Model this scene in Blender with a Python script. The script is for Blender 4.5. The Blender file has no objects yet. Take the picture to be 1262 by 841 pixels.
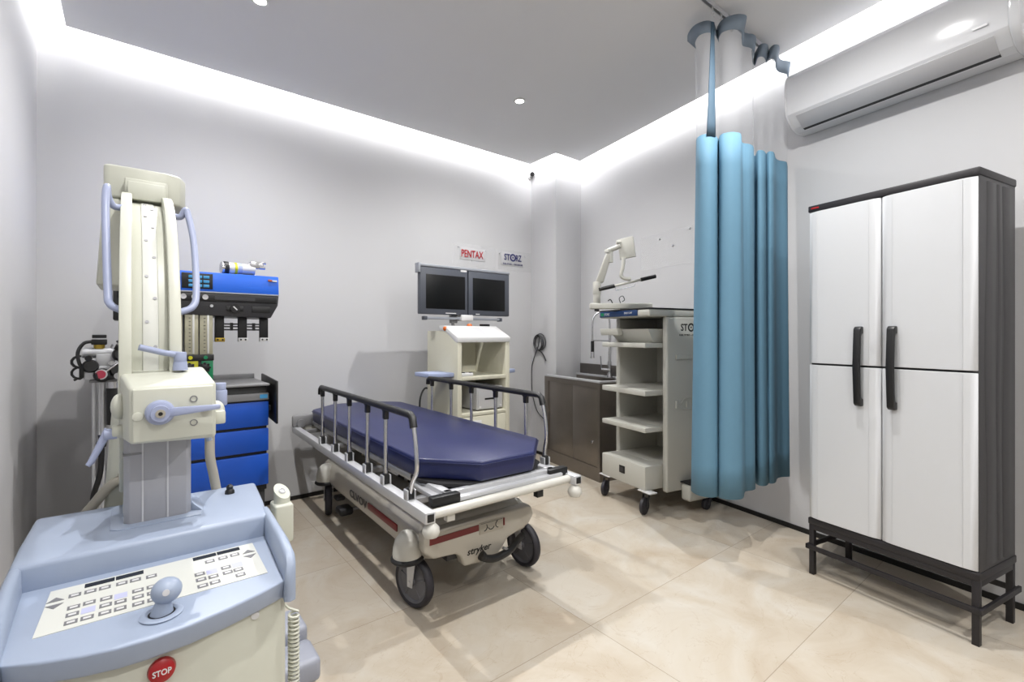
import bpy, bmesh, math, random
from mathutils import Vector, Matrix
random.seed(7)
sc = bpy.context.scene
COL = sc.collection
R = math.radians
V = Vector

# ------------------------------------------------------------------ helpers
def lin(c):
    c = c / 255.0
    return c / 12.92 if c <= 0.04045 else ((c + 0.055) / 1.055) ** 2.4

ALB = 0.71      # overall reflectance level

def mat(name, rgb, rough=0.5, metal=0.0, var=0.03, scale=6.0, bump=0.0, coat=0.0, spec=0.5, emit=None):
    m = bpy.data.materials.new(name)
    m.use_nodes = True
    nt = m.node_tree
    b = nt.nodes['Principled BSDF']
    c = [lin(v) * (ALB if metal < .4 else 1.0) for v in rgb]
    tc = nt.nodes.new('ShaderNodeTexCoord')
    nz = nt.nodes.new('ShaderNodeTexNoise')
    nz.inputs['Scale'].default_value = scale
    nz.inputs['Detail'].default_value = 4
    nt.links.new(tc.outputs['Object'], nz.inputs['Vector'])
    mx = nt.nodes.new('ShaderNodeMix')
    mx.data_type = 'RGBA'
    mx.inputs[6].default_value = [max(0, v * (1 - var)) for v in c] + [1]
    mx.inputs[7].default_value = [min(1, v * (1 + var)) for v in c] + [1]
    nt.links.new(nz.outputs['Fac'], mx.inputs[0])
    nt.links.new(mx.outputs[2], b.inputs['Base Color'])
    b.inputs['Roughness'].default_value = rough
    b.inputs['Metallic'].default_value = metal
    b.inputs['Specular IOR Level'].default_value = spec
    b.inputs['Coat Weight'].default_value = coat
    if bump:
        bp = nt.nodes.new('ShaderNodeBump')
        bp.inputs['Strength'].default_value = bump
        bp.inputs['Distance'].default_value = 0.002
        n2 = nt.nodes.new('ShaderNodeTexNoise')
        n2.inputs['Scale'].default_value = scale * 12
        nt.links.new(tc.outputs['Object'], n2.inputs['Vector'])
        nt.links.new(n2.outputs['Fac'], bp.inputs['Height'])
        nt.links.new(bp.outputs['Normal'], b.inputs['Normal'])
    if emit:
        b.inputs['Emission Color'].default_value = [lin(v) for v in emit[0]] + [1]
        b.inputs['Emission Strength'].default_value = emit[1]
    return m

class G:
    """collects shapes into one mesh"""
    def __init__(s):
        s.bm = bmesh.new()
    def _merge(s, t):
        me = bpy.data.meshes.new('tmp')
        bmesh.ops.recalc_face_normals(t, faces=t.faces)
        t.to_mesh(me); t.free()
        s.bm.from_mesh(me)
        bpy.data.meshes.remove(me)
        return s
    def _bev(s, t, bev, seg, limit=30):
        if bev:
            es = [e for e in t.edges if len(e.link_faces) == 2 and e.calc_face_angle(0) > R(limit)]
            bmesh.ops.bevel(t, geom=es, offset=bev, segments=seg, affect='EDGES', profile=0.5, clamp_overlap=True)
    def box(s, x0, x1, y0, y1, z0, z1, bev=0.0, seg=2, m=None):
        t = bmesh.new()
        bmesh.ops.create_cube(t, size=1)
        for v in t.verts:
            v.co = V((x0 if v.co.x < 0 else x1, y0 if v.co.y < 0 else y1, z0 if v.co.z < 0 else z1))
        bmesh.ops.recalc_face_normals(t, faces=t.faces)
        s._bev(t, bev, seg)
        if m is not None: t.transform(m)
        return s._merge(t)
    def hexa(s, p, bev=0.0, seg=2):
        """8 points: bottom ring 0-3, top ring 4-7"""
        t = bmesh.new()
        v = [t.verts.new(q) for q in p]
        for f in ((3, 2, 1, 0), (4, 5, 6, 7), (0, 1, 5, 4), (1, 2, 6, 5), (2, 3, 7, 6), (3, 0, 4, 7)):
            t.faces.new([v[i] for i in f])
        bmesh.ops.recalc_face_normals(t, faces=t.faces)
        s._bev(t, bev, seg, 10)
        return s._merge(t)
    def prism(s, poly, a, b, plane='xy', bev=0.0, seg=2, m=None):
        t = bmesh.new()
        def co(p, h):
            return {'xy': V((p[0], p[1], h)), 'xz': V((p[0], h, p[1])), 'yz': V((h, p[0], p[1]))}[plane]
        A = [t.verts.new(co(p, a)) for p in poly]
        B = [t.verts.new(co(p, b)) for p in poly]
        n = len(poly)
        t.faces.new(A); t.faces.new(B[::-1])
        for i in range(n):
            t.faces.new((A[i], B[i], B[(i + 1) % n], A[(i + 1) % n]))
        bmesh.ops.recalc_face_normals(t, faces=t.faces)
        s._bev(t, bev, seg)
        if m is not None: t.transform(m)
        return s._merge(t)
    def cyl(s, p, q, r, r2=None, n=20, bev=0.0):
        t = bmesh.new()
        p, q = V(p), V(q)
        d = q - p
        bmesh.ops.create_cone(t, cap_ends=True, segments=n, radius1=r, radius2=r if r2 is None else r2, depth=d.length)
        if bev:
            es = [e for e in t.edges if len(e.link_faces) == 2 and e.calc_face_angle(0) > R(50)]
            bmesh.ops.bevel(t, geom=es, offset=bev, segments=2, affect='EDGES', profile=0.5)
        t.transform(Matrix.Translation((p + q) / 2) @ d.to_track_quat('Z', 'Y').to_matrix().to_4x4())
        return s._merge(t)
    def tube(s, pts, r, n=10, closed=False):
        pts = [V(p) for p in pts]
        t = bmesh.new()
        N = len(pts)
        rr = r if isinstance(r, (list, tuple)) else [r] * N
        rings = []
        nrm = None
        for i, p in enumerate(pts):
            if closed: d = pts[(i + 1) % N] - pts[i - 1]
            else: d = pts[min(i + 1, N - 1)] - pts[max(i - 1, 0)]
            d.normalize()
            if nrm is None:
                nrm = d.orthogonal().normalized()
            else:
                nrm = (nrm - d * nrm.dot(d))
                nrm = nrm.normalized() if nrm.length > 1e-6 else d.orthogonal().normalized()
            bn = d.cross(nrm)
            rings.append([t.verts.new(p + (nrm * math.cos(2 * math.pi * k / n) + bn * math.sin(2 * math.pi * k / n)) * rr[i]) for k in range(n)])
        for i in range(N if closed else N - 1):
            a, b = rings[i], rings[(i + 1) % N]
            for k in range(n):
                t.faces.new((a[k], a[(k + 1) % n], b[(k + 1) % n], b[k]))
        if not closed:
            t.faces.new(rings[0][::-1]); t.faces.new(rings[-1])
        return s._merge(t)
    def lathe(s, prof, c=(0, 0, 0), axis=(0, 0, 1), n=28, cap=True):
        t = bmesh.new()
        q = V(axis).to_track_quat('Z', 'Y').to_matrix().to_4x4()
        rings = [[t.verts.new((r * math.cos(2 * math.pi * k / n), r * math.sin(2 * math.pi * k / n), h)) for k in range(n)] for r, h in prof]
        for a, b in zip(rings, rings[1:]):
            for k in range(n):
                t.faces.new((a[k], a[(k + 1) % n], b[(k + 1) % n], b[k]))
        if cap:
            t.faces.new(rings[0][::-1]); t.faces.new(rings[-1])
        bmesh.ops.remove_doubles(t, verts=t.verts, dist=1e-5)
        t.transform(Matrix.Translation(V(c)) @ q)
        return s._merge(t)
    def ball(s, c, r, sx=1, sy=1, sz=1, n=20):
        t = bmesh.new()
        bmesh.ops.create_uvsphere(t, u_segments=n, v_segments=n // 2, radius=r)
        t.transform(Matrix.Translation(V(c)) @ Matrix.Diagonal((sx, sy, sz, 1)))
        return s._merge(t)
    def grid(s, rows, closed=False, thick=0.0):
        t = bmesh.new()
        vs = [[t.verts.new(p) for p in r] for r in rows]
        for i in range(len(vs) - 1):
            n = len(vs[i])
            for k in range(n if closed else n - 1):
                t.faces.new((vs[i][k], vs[i][(k + 1) % n], vs[i + 1][(k + 1) % n], vs[i + 1][k]))
        if thick:
            bmesh.ops.recalc_face_normals(t, faces=t.faces)
            bmesh.ops.solidify(t, geom=t.faces[:], thickness=thick)
        return s._merge(t)
    def build(s, name, m, parent=None, smooth=38, world=False):
        me = bpy.data.meshes.new(name)
        if world and parent is not None:
            s.bm.transform(parent.matrix_basis.inverted())
        s.bm.to_mesh(me); s.bm.free()
        o = bpy.data.objects.new(name, me)
        COL.objects.link(o)
        for x in (m if isinstance(m, (list, tuple)) else [m]):
            me.materials.append(x)
        me.polygons.foreach_set('use_smooth', [True] * len(me.polygons))
        me.set_sharp_from_angle(angle=R(smooth))
        if parent is not None: o.parent = parent
        return o

def tag(o, label, cat=None, group=None, kind=None):
    o['label'] = label
    if cat: o['category'] = cat
    if group: o['group'] = group
    if kind: o['kind'] = kind
    return o

def thing(name, label, cat, loc=(0, 0, 0), rz=0.0, group=None):
    o = bpy.data.objects.new(name, None)
    COL.objects.link(o)
    o.empty_display_size = 0.1
    o.matrix_basis = Matrix.Translation(V(loc)) @ Matrix.Rotation(R(rz), 4, 'Z')
    return tag(o, label, cat, group)

def struct(name, g, m, smooth=30):
    o = g.build(name, m, None, smooth)
    o['kind'] = 'structure'
    return o

def text_mesh(s, w=None, h=None, extrude=0.0006, bold=0.0, align='CENTER', shear=0.0):
    cu = bpy.data.curves.new('t', 'FONT')
    cu.body = s
    cu.extrude = extrude
    cu.offset = bold
    cu.shear = shear
    cu.resolution_u = 3
    ob = bpy.data.objects.new('t', cu)
    COL.objects.link(ob)
    dg = bpy.context.evaluated_depsgraph_get()
    me = bpy.data.meshes.new_from_object(ob.evaluated_get(dg))
    bpy.data.objects.remove(ob)
    xs = [v.co.x for v in me.vertices]; ys = [v.co.y for v in me.vertices]
    x0, x1, y0, y1 = min(xs), max(xs), min(ys), max(ys)
    sx = w / (x1 - x0) if w else 1
    sy = h / (y1 - y0) if h else sx
    for v in me.vertices:
        v.co.x = (v.co.x - (x0 + x1) / 2) * sx
        v.co.y = (v.co.y - (y0 + y1) / 2) * sy
    return me

def text(s, w, h, m, parent, loc, rot, name='lettering', **k):
    """rot: euler degrees; text plane XY facing +Z before rotation"""
    if isinstance(s, str): s = [(s, 0, 0, w, h)]
    g = G()
    for (st, cx, cy, tw, th) in s:
        me = text_mesh(st, tw, th, **k)
        me.transform(Matrix.Translation((cx, cy, 0)))
        g.bm.from_mesh(me)
        bpy.data.meshes.remove(me)
    from mathutils import Euler
    g.bm.transform(Matrix.Translation(V(loc)) @ Euler([R(a) for a in rot]).to_matrix().to_4x4())
    return g.build(name, m, parent)

def arc(c, r, a0, a1, n, plane='yz', off=0.0):
    out = []
    for i in range(n + 1):
        a = R(a0 + (a1 - a0) * i / n)
        u, v = c[0] + r * math.cos(a), c[1] + r * math.sin(a)
        out.append({'yz': (off, u, v), 'xz': (u, off, v), 'xy': (u, v, off)}[plane])
    return out

def bez(pts, n=8):
    """Catmull-Rom through points"""
    P = [V(p) for p in pts]
    out = []
    for i in range(len(P) - 1):
        p0 = P[i - 1] if i else P[0] * 2 - P[1]
        p1, p2 = P[i], P[i + 1]
        p3 = P[i + 2] if i + 2 < len(P) else P[-1] * 2 - P[-2]
        for k in range(n):
            t = k / n
            out.append(0.5 * ((2 * p1) + (p2 - p0) * t + (2 * p0 - 5 * p1 + 4 * p2 - p3) * t * t + (3 * p1 - p0 - 3 * p2 + p3) * t ** 3))
    out.append(P[-1])
    return out

# ------------------------------------------------------------------ materials
M = {}
M['wall'] = mat('wall_paint', (217, 217, 219), 0.75, var=0.01, scale=2)
M['ceil'] = mat('ceiling_paint', (248, 248, 249), 0.8, var=0.01, scale=2)
M['base'] = mat('black_skirting', (16, 15, 15), 0.5)
M['cream'] = mat('cream_plastic', (218, 219, 205), 0.42, var=0.02)
M['cream2'] = mat('cream_cart_paint', (226, 223, 203), 0.45, var=0.02)
M['ivory'] = mat('ivory_cart_paint', (212, 211, 202), 0.45, var=0.02)
M['bluegrey'] = mat('pale_blue_plastic', (170, 183, 206), 0.38, var=0.015)
M['peri'] = mat('periwinkle_plastic', (172, 181, 212), 0.4, var=0.015)
M['colgrey'] = mat('grey_column_paint', (186, 186, 191), 0.42, var=0.02)
M['foot'] = mat('grey_fender_plastic', (168, 172, 186), 0.45)
M['panelwhite'] = mat('keypad_film', (232, 233, 226), 0.35, var=0.01)
M['key'] = mat('keypad_print', (128, 128, 132), 0.5)
M['keyblue'] = mat('keypad_tint', (205, 208, 240), 0.4)
M['black'] = mat('black_plastic', (20, 20, 22), 0.42)
M['rubber'] = mat('black_rubber', (26, 25, 29), 0.6)
M['display'] = mat('dark_display', (18, 20, 26), 0.18)
M['red'] = mat('red_button', (178, 18, 26), 0.35)
M['white'] = mat('white_plastic', (236, 236, 236), 0.35, var=0.01)
M['whitetext'] = mat('white_print', (235, 235, 235), 0.5)
M['chrome'] = mat('chrome', (205, 205, 208), 0.22, 1.0)
M['alu'] = mat('aluminium', (196, 197, 200), 0.36, 0.45)
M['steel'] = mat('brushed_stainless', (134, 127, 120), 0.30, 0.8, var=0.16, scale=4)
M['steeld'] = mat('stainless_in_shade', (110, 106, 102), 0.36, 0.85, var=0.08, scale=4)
M['mblue'] = mat('blue_enamel', (16, 108, 238), 0.4, var=0.02)
M['mblue2'] = mat('blue_drawer_enamel', (8, 84, 198), 0.42, var=0.02)
M['dgrey'] = mat('dark_grey_plastic', (58, 58, 62), 0.42)
M['mgrey'] = mat('mid_grey_metal', (150, 150, 152), 0.4, 0.2)
M['lcd'] = mat('blue_key_legend', (70, 165, 225), 0.35)
M['tubes'] = mat('flowmeter_body', (188, 184, 160), 0.35)
M['tubeglass'] = mat('flowmeter_glass', (228, 228, 224), 0.15)
M['yellow'] = mat('yellow_enamel', (226, 222, 30), 0.4)
M['green'] = mat('green_enamel', (0, 140, 90), 0.4)
M['brass'] = mat('brass', (170, 145, 60), 0.35, 0.7)
M['navy'] = mat('navy_vinyl', (31, 39, 90), 0.36, var=0.05, scale=3, bump=0.15)
M['bedpaint'] = mat('bed_beige_grey_paint', (196, 190, 178), 0.36, var=0.02, coat=0.3)
M['bedwhite'] = mat('bed_white_plastic', (222, 220, 212), 0.35)
M['redstripe'] = mat('dark_red_stripe', (124, 22, 26), 0.4)
M['wheel'] = mat('grey_wheel_hub', (104, 104, 110), 0.45)
M['tyre'] = mat('dark_tyre', (44, 42, 50), 0.55)
M['curtain'] = mat('blue_curtain_cloth', (103, 147, 173), 0.75, var=0.03, scale=20)
M['ctape'] = mat('slate_header_tape', (138, 153, 168), 0.75)
M['hem'] = mat('slate_blue_hem', (78, 104, 124), 0.75)
M['cabw'] = mat('white_cabinet_plastic', (226, 228, 231), 0.45, var=0.01)
M['cabd'] = mat('dark_grey_cabinet_plastic', (64, 63, 65), 0.5, bump=0.15, scale=20)
M['iron'] = mat('black_painted_iron', (34, 31, 35), 0.5)
M['acw'] = mat('glossy_white_plastic', (246, 247, 250), 0.12, var=0.005, coat=0.0)
M['acg'] = mat('light_grey_flap', (222, 222, 225), 0.35)
M['orange'] = mat('orange_plastic', (226, 112, 24), 0.4)
M['wing'] = mat('lavender_blue_plastic', (176, 188, 222), 0.4)
M['mon'] = mat('monitor_slate_plastic', (84, 88, 98), 0.4)
M['monl'] = mat('monitor_silver_rail', (168, 172, 180), 0.35, 0.2)
M['screen'] = mat('dark_screen', (12, 13, 14), 0.35, spec=0.3)
M['printer'] = mat('pale_printer_plastic', (214, 214, 216), 0.4)
M['signred'] = mat('red_letter', (200, 24, 40), 0.45)
M['signblue'] = mat('navy_letter', (36, 38, 110), 0.45)
M['bluelabel'] = mat('blue_label', (28, 62, 112), 0.35)
M['hose'] = mat('beige_hose', (186, 180, 166), 0.5)
M['pink'] = mat('pink_cap', (214, 70, 96), 0.4)

def clear_mat(name, tint, fac, rough=0.15):
    m = bpy.data.materials.new(name); m.use_nodes = True
    nt = m.node_tree
    for n in list(nt.nodes): nt.nodes.remove(n)
    out = nt.nodes.new('ShaderNodeOutputMaterial')
    tr = nt.nodes.new('ShaderNodeBsdfTransparent')
    pb = nt.nodes.new('ShaderNodeBsdfPrincipled')
    pb.inputs['Base Color'].default_value = [lin(v) for v in tint] + [1]
    pb.inputs['Roughness'].default_value = rough
    mx = nt.nodes.new('ShaderNodeMixShader')
    mx.inputs[0].default_value = fac
    nt.links.new(tr.outputs[0], mx.inputs[1]); nt.links.new(pb.outputs[0], mx.inputs[2])
    nt.links.new(mx.outputs[0], out.inputs[0])
    return m
M['acrylic'] = clear_mat('clear_acrylic', (235, 235, 235), 0.045, 0.08)

def mesh_mat():
    m = bpy.data.materials.new('sheer_white_mesh'); m.use_nodes = True
    nt = m.node_tree
    for n in list(nt.nodes): nt.nodes.remove(n)
    out = nt.nodes.new('ShaderNodeOutputMaterial')
    tr = nt.nodes.new('ShaderNodeBsdfTransparent')
    df = nt.nodes.new('ShaderNodeBsdfDiffuse')
    tl = nt.nodes.new('ShaderNodeBsdfTranslucent')
    for d in (df, tl): d.inputs['Color'].default_value = (0.86, 0.88, 0.92, 1)
    m2 = nt.nodes.new('ShaderNodeMixShader'); m2.inputs[0].default_value = 0.5
    nt.links.new(df.outputs[0], m2.inputs[1]); nt.links.new(tl.outputs[0], m2.inputs[2])
    mx = nt.nodes.new('ShaderNodeMixShader'); mx.inputs[0].default_value = 0.13
    nt.links.new(tr.outputs[0], mx.inputs[1]); nt.links.new(m2.outputs[0], mx.inputs[2])
    nt.links.new(mx.outputs[0], out.inputs[0])
    return m
M['sheer'] = mesh_mat()

def floor_mat():
    m = bpy.data.materials.new('beige_floor_tile'); m.use_nodes = True
    nt = m.node_tree; N = nt.nodes; L = nt.links
    b = N['Principled BSDF']
    tc = N.new('ShaderNodeTexCoord')
    sx = N.new('ShaderNodeSeparateXYZ'); L.new(tc.outputs['Object'], sx.inputs[0])
    def math_(op, a, bb=None):
        n = N.new('ShaderNodeMath'); n.operation = op
        for i, v in enumerate((a, bb)):
            if v is None: continue
            if isinstance(v, (int, float)): n.inputs[i].default_value = v
            else: L.new(v, n.inputs[i])
        return n.outputs[0]
    T = 0.616
    v = math_('DIVIDE', math_('SUBTRACT', sx.outputs[1], 0.769), T)
    row = math_('FLOOR', v)
    sh = math_('LESS_THAN', math_('ABSOLUTE', row), 1.1)   # three rows are offset by half a tile
    u = math_('DIVIDE', math_('SUBTRACT', math_('SUBTRACT', sx.outputs[0], 0.926), math_('MULTIPLY', sh, 0.617)), 2 * T)
    def edge(q):
        f = math_('FRACT', q)
        return math_('MINIMUM', f, math_('SUBTRACT', 1.0, f))
    e = math_('MINIMUM', math_('MULTIPLY', edge(u), 2.0), edge(v))
    g = math_('LESS_THAN', e, 0.0022)
    # per-tile shift of the veining
    cv = N.new('ShaderNodeCombineXYZ')
    L.new(math_('FLOOR', u), cv.inputs[0]); L.new(math_('FLOOR', v), cv.inputs[1])
    wn = N.new('ShaderNodeTexWhiteNoise'); L.new(cv.outputs[0], wn.inputs['Vector'])
    add = N.new('ShaderNodeVectorMath'); add.operation = 'MULTIPLY_ADD'
    L.new(wn.outputs['Color'], add.inputs[0]); add.inputs[1].default_value = (9, 9, 9)
    L.new(tc.outputs['Object'], add.inputs[2])
    n1 = N.new('ShaderNodeTexNoise'); n1.inputs['Scale'].default_value = 2.3; n1.inputs['Detail'].default_value = 7
    n1.inputs['Roughness'].default_value = 0.6; n1.inputs['Distortion'].default_value = 1.2
    L.new(add.outputs[0], n1.inputs['Vector'])
    cr = N.new('ShaderNodeValToRGB')
    L.new(n1.outputs['Fac'], cr.inputs[0])
    el = cr.color_ramp.elements
    el[0].position = 0.28; el[0].color = (ALB * lin(196), ALB * lin(180), ALB * lin(159), 1)
    el[1].position = 0.72; el[1].color = (ALB * lin(218), ALB * lin(212), ALB * lin(201), 1)
    k = el.new(0.5); k.color = (ALB * lin(209), ALB * lin(198), ALB * lin(181), 1)
    n2 = N.new('ShaderNodeTexNoise'); n2.inputs['Scale'].default_value = 3.2; n2.inputs['Detail'].default_value = 9
    n2.inputs['Distortion'].default_value = 2.5
    L.new(add.outputs[0], n2.inputs['Vector'])
    vein = math_('LESS_THAN', math_('ABSOLUTE', math_('SUBTRACT', n2.outputs['Fac'], 0.5)), 0.004)
    mv = N.new('ShaderNodeMix'); mv.data_type = 'RGBA'
    L.new(math_('MULTIPLY', vein, 0.22), mv.inputs[0]); L.new(cr.outputs[0], mv.inputs[6]); mv.inputs[7].default_value = (ALB * lin(172), ALB * lin(146), ALB * lin(116), 1)
    mg = N.new('ShaderNodeMix'); mg.data_type = 'RGBA'
    L.new(math_('MULTIPLY', g, 0.8), mg.inputs[0]); L.new(mv.outputs[2], mg.inputs[6]); mg.inputs[7].default_value = (ALB * lin(150), ALB * lin(134), ALB * lin(116), 1)
    L.new(mg.outputs[2], b.inputs['Base Color'])
    b.inputs['Roughness'].default_value = 0.42
    b.inputs['Specular IOR Level'].default_value = 0.35
    return m
M['floor'] = floor_mat()

# ------------------------------------------------------------------ room
CZ = 3.03                      # dropped ceiling
TZ = 3.22                      # cove top
BWY = 3.8625                   # back wall
LWX = -0.432
FY = -1.3
wr = V((0.1695, 0.98553, 0)); wr.normalize()
WR0 = V((3.444, 1.867, 0))
def rwx(y): return WR0.x + (y - WR0.y) * wr.x / wr.y
RWROT = math.degrees(math.atan2(-wr.y, -wr.x))   # local x along the wall to the viewer's right, local y into the wall
CX, CY = 3.357, 3.48           # column corner

struct('floor', G().prism([(LWX - .1, FY - .1), (rwx(FY) + .1, FY - .1), (rwx(BWY) + .1, BWY + .1), (LWX - .1, BWY + .1)], -0.08, 0), M['floor'])
struct('wall_back', G().box(LWX - .1, rwx(BWY) + .1, BWY, BWY + .1, 0, TZ), M['wall'])
struct('wall_left', G().box(LWX - .1, LWX, FY - .1, BWY, 0, TZ), M['wall'])
M['wall_dim'] = mat('fill_cutting_wall_grey', (188, 187, 186), 0.8)  # unseen wall behind the camera, greyed to hold down the fill light
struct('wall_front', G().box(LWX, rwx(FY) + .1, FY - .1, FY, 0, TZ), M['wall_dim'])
struct('wall_right', G().prism([(rwx(FY), FY), (rwx(FY) + .1, FY), (rwx(BWY) + .1, BWY), (rwx(BWY), BWY)], 0, TZ), M['wall'])
struct('wall_column', G().prism([(CX, CY), (rwx(CY), CY), (rwx(BWY), BWY), (CX + .003, BWY)], 0, TZ), M['wall'])
struct('ceiling_cove', G().prism([(LWX - .1, FY - .1), (rwx(FY) + .1, FY - .1), (rwx(BWY) + .1, BWY + .1), (LWX - .1, BWY + .1)], TZ, TZ + .08), M['ceil'])
gp = 0.135
slab = [(LWX + gp, FY + .02), (rwx(FY) - gp, FY + .02), (rwx(CY - gp) - gp, CY - gp), (CX - gp, CY - gp), (CX - gp, BWY - gp), (LWX + gp, BWY - gp)]
struct('ceiling', G().prism(slab, CZ, CZ + .055), M['ceil'])
bb = 0.03
struct('baseboard_back', G().box(LWX, CX, BWY - .008, BWY, 0, bb), M['base'])
struct('baseboard_left', G().box(LWX, LWX + .008, FY, BWY - .008, 0, bb), M['base'])
struct('baseboard_column', G().box(CX - .008, CX, CY, BWY - .008, 0, bb), M['base'])
struct('baseboard_right', G().prism([(rwx(FY) - .008, FY), (rwx(FY), FY), (rwx(CY), CY), (rwx(CY) - .008, CY)], 0, bb), M['base'])

# lamps: LED strips in the cove, downlights in the ceiling
def strip(p, q, power_per_m, facing):
    p, q = V(p), V(q)
    l = bpy.data.lights.new('cove_led', 'AREA')
    l.shape = 'RECTANGLE'; l.size = (q - p).length; l.size_y = 0.04
    l.energy = power_per_m * l.size
    l.color = (1.0, 0.995, 0.99)
    o = bpy.data.objects.new('cove_led', l); COL.objects.link(o)
    z = -V(facing).normalized()
    x = (q - p).normalized()
    y = z.cross(x)
    m = Matrix((x, y, z)).transposed().to_4x4()
    o.matrix_world = Matrix.Translation((p + q) / 2) @ m
LED = 4.3
zs = CZ + .105
strip((LWX + gp + .004, BWY - gp - .004, zs), (CX - gp - .004, BWY - gp - .004, zs), LED, (0, 1, 0.0))
strip((LWX + gp + .004, FY + .1, zs), (LWX + gp + .004, BWY - gp - .004, zs), LED, (-1, 0, 0.0))
a_, b_ = V((rwx(FY + .1) - gp - .004, FY + .1, zs)), V((rwx(CY - gp) - gp - .004, CY - gp - .004, zs))
strip(a_, b_, LED, (wr.y, -wr.x, 0))
strip((CX - gp - .004, CY - gp - .004, zs), (rwx(CY - gp) - gp - .004, CY - gp - .004, zs), LED * 1.7, (0, 1, 0))
strip((CX - gp - .004, CY - gp, zs), (CX - gp - .004, BWY - gp, zs), LED * 1.7, (1, 0, 0))

DL = [(0.53, 2.80), (2.29, 2.77), (0.46, 0.88), (2.18, 0.85), (0.46, -0.95), (2.18, -0.95)]
M['lens'] = mat('lit_downlight_lens', (255, 255, 250), 0.4, emit=((255, 252, 244), 14.0))
for i, (x, y) in enumerate(DL):
    l = bpy.data.lights.new('downlight_lamp', 'SPOT')
    l.energy = 74; l.spot_size = R(164); l.spot_blend = 1.0; l.shadow_soft_size = 0.012
    l.color = (1.0, 0.985, 0.965)
    o = bpy.data.objects.new('downlight_lamp', l); COL.objects.link(o)
    o.location = (x, y, CZ - 0.012)
for (x, y), lab in zip(DL[:2], ('round ceiling downlight cut by the top edge, towards the left', 'round ceiling downlight seen whole, towards the far room corner')):
    t = thing('downlight', lab, 'ceiling light', (x, y, CZ), 0, 'recessed downlights')
    G().lathe([(0.030, -0.0005), (0.046, -0.0005), (0.048, -0.004), (0.040, -0.008), (0.031, -0.006)], n=32, cap=False).build('trim_ring', M['white'], t)
    G().lathe([(0.0001, -0.004), (0.031, -0.004), (0.031, -0.001), (0.0001, -0.001)], n=24, cap=False).build('lens', M['lens'], t)

# ------------------------------------------------------------------ white cabinet + iron stand
CABP, CABR = (2.782, 0.974, 0), -101.3
W_, D_ = 0.672, 0.36
t = thing('iron_stand', 'black iron frame stand under the tall white cabinet', 'stand', CABP, CABR)
s_ = 0.024
for x in (0, W_ - s_):
    for y in (0, D_ - s_):
        G().box(x, x + s_, y, y + s_, 0, 0.262, .001).build('leg', M['iron'], t)
for (x0, x1, y0, y1) in ((s_, W_ - s_, 0, s_), (s_, W_ - s_, D_ - s_, D_), (0, s_, s_, D_ - s_), (W_ - s_, W_, s_, D_ - s_)):
    G().box(x0, x1, y0, y1, 0.236, 0.262, .001).build('top_rail', M['iron'], t)
for (x0, x1, y0, y1) in ((-.012, W_ + .004, -.012, 0), (-.012, W_ + .01, D_, D_ + .012), (-.012, 0, -.012, D_ + .02), (W_, W_ + .012, -.012, D_ + .03)):
    G().box(x0, x1, y0, y1, 0.132, 0.156, .001).build('lower_rail', M['iron'], t)

t = thing('storage_cabinet', 'tall white two-door cabinet with dark grey sides and black handles', 'cabinet', (CABP[0], CABP[1], 0.262), CABR)
H_ = 1.668
g = G()
g.box(0.0, 0.02, 0.022, D_, 0.03, H_ - .03, .003)
g.box(W_ - .02, W_, 0.004, D_, 0.03, H_ - .03, .003)
g.box(0.02, W_ - .02, D_ - .02, D_, 0.03, H_ - .03)
g.box(0.02, W_ - .02, 0.02, 0.03, 0.03, H_ - .03)
# moulded ribs on the right side
for (ya, yb, ph) in ((0.055, 0.155, 0.0), (0.165, 0.215, 1.4), (0.228, 0.335, 2.2)):
    rows = []
    for k in range(25):
        z = 0.05 + (H_ - .1) * k / 24
        w = 0.010 * math.sin(z * 5.2 + ph)
        rows.append([(W_ - .002, ya + w, z), (W_ + .004, ya + .008 + w, z), (W_ + .004, yb - .008 + w * .6, z), (W_ - .002, yb + w * .6, z)])
    g.grid(rows)
g.build('body', M['cabd'], t)
G().box(-.004, W_ + .004, -.004, D_ + .004, 0.0, 0.034, .005).build('plinth', M['iron'], t)
G().box(-.004, W_ + .004, -.004, D_ + .004, H_ - .034, H_, .006).build('top_cap', M['iron'], t)
G().box(0.014, 0.052, -.0058, -.0035, H_ - .020, H_ - .012, .0006).build('badge', M['red'], t)
XS = 0.331
for (x0, x1) in ((0.002, XS - .0025), (XS + .0025, W_ - .004)):
    for nm, z0, z1 in (('lower_door', 0.038, 0.836), ('upper_door', 0.846, H_ - .037)):
        # slightly bowed door leaf
        n = 14
        prof = []
        for k in range(n + 1):
            u = k / n
            b = 0.012 * (1 - abs(2 * u - 1) ** 8)
            prof.append((x0 + (x1 - x0) * u, 0.002 - b))
        poly = prof + [(x1, 0.02), (x0, 0.02)]
        d = G().prism(poly, z0, z1, 'xy', bev=.0015, seg=1)
        e = 0.045
        for xx in (x0 + e, x1 - e):
            d.box(xx - .0008, xx + .0008, -.0108, -.0096, z0 + .004, z1 - .004)
        d.build(nm, M['cabw'], t)
for xc in (0.232, 0.369):
    g = G()
    z0, z1 = 0.652, 1.032
    path = []
    prof = [(z0, -.010), (z0, -.030), (z0 + .012, -.042), ((z0 + z1) / 2, -.052), (z1 - .012, -.042), (z1, -.030), (z1, -.010)]
    inner = [(z1 - .035, -.010), (z1 - .035, -.022), (z1 - .05, -.028), ((z0 + z1) / 2, -.034), (z0 + .05, -.028), (z0 + .035, -.022), (z0 + .035, -.010)]
    poly = [(y, z) for z, y in prof + inner]
    g.prism(poly, xc, xc + .030, 'yz', bev=.004, seg=2)
    g.build('handle', M['black'], t)

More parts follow.
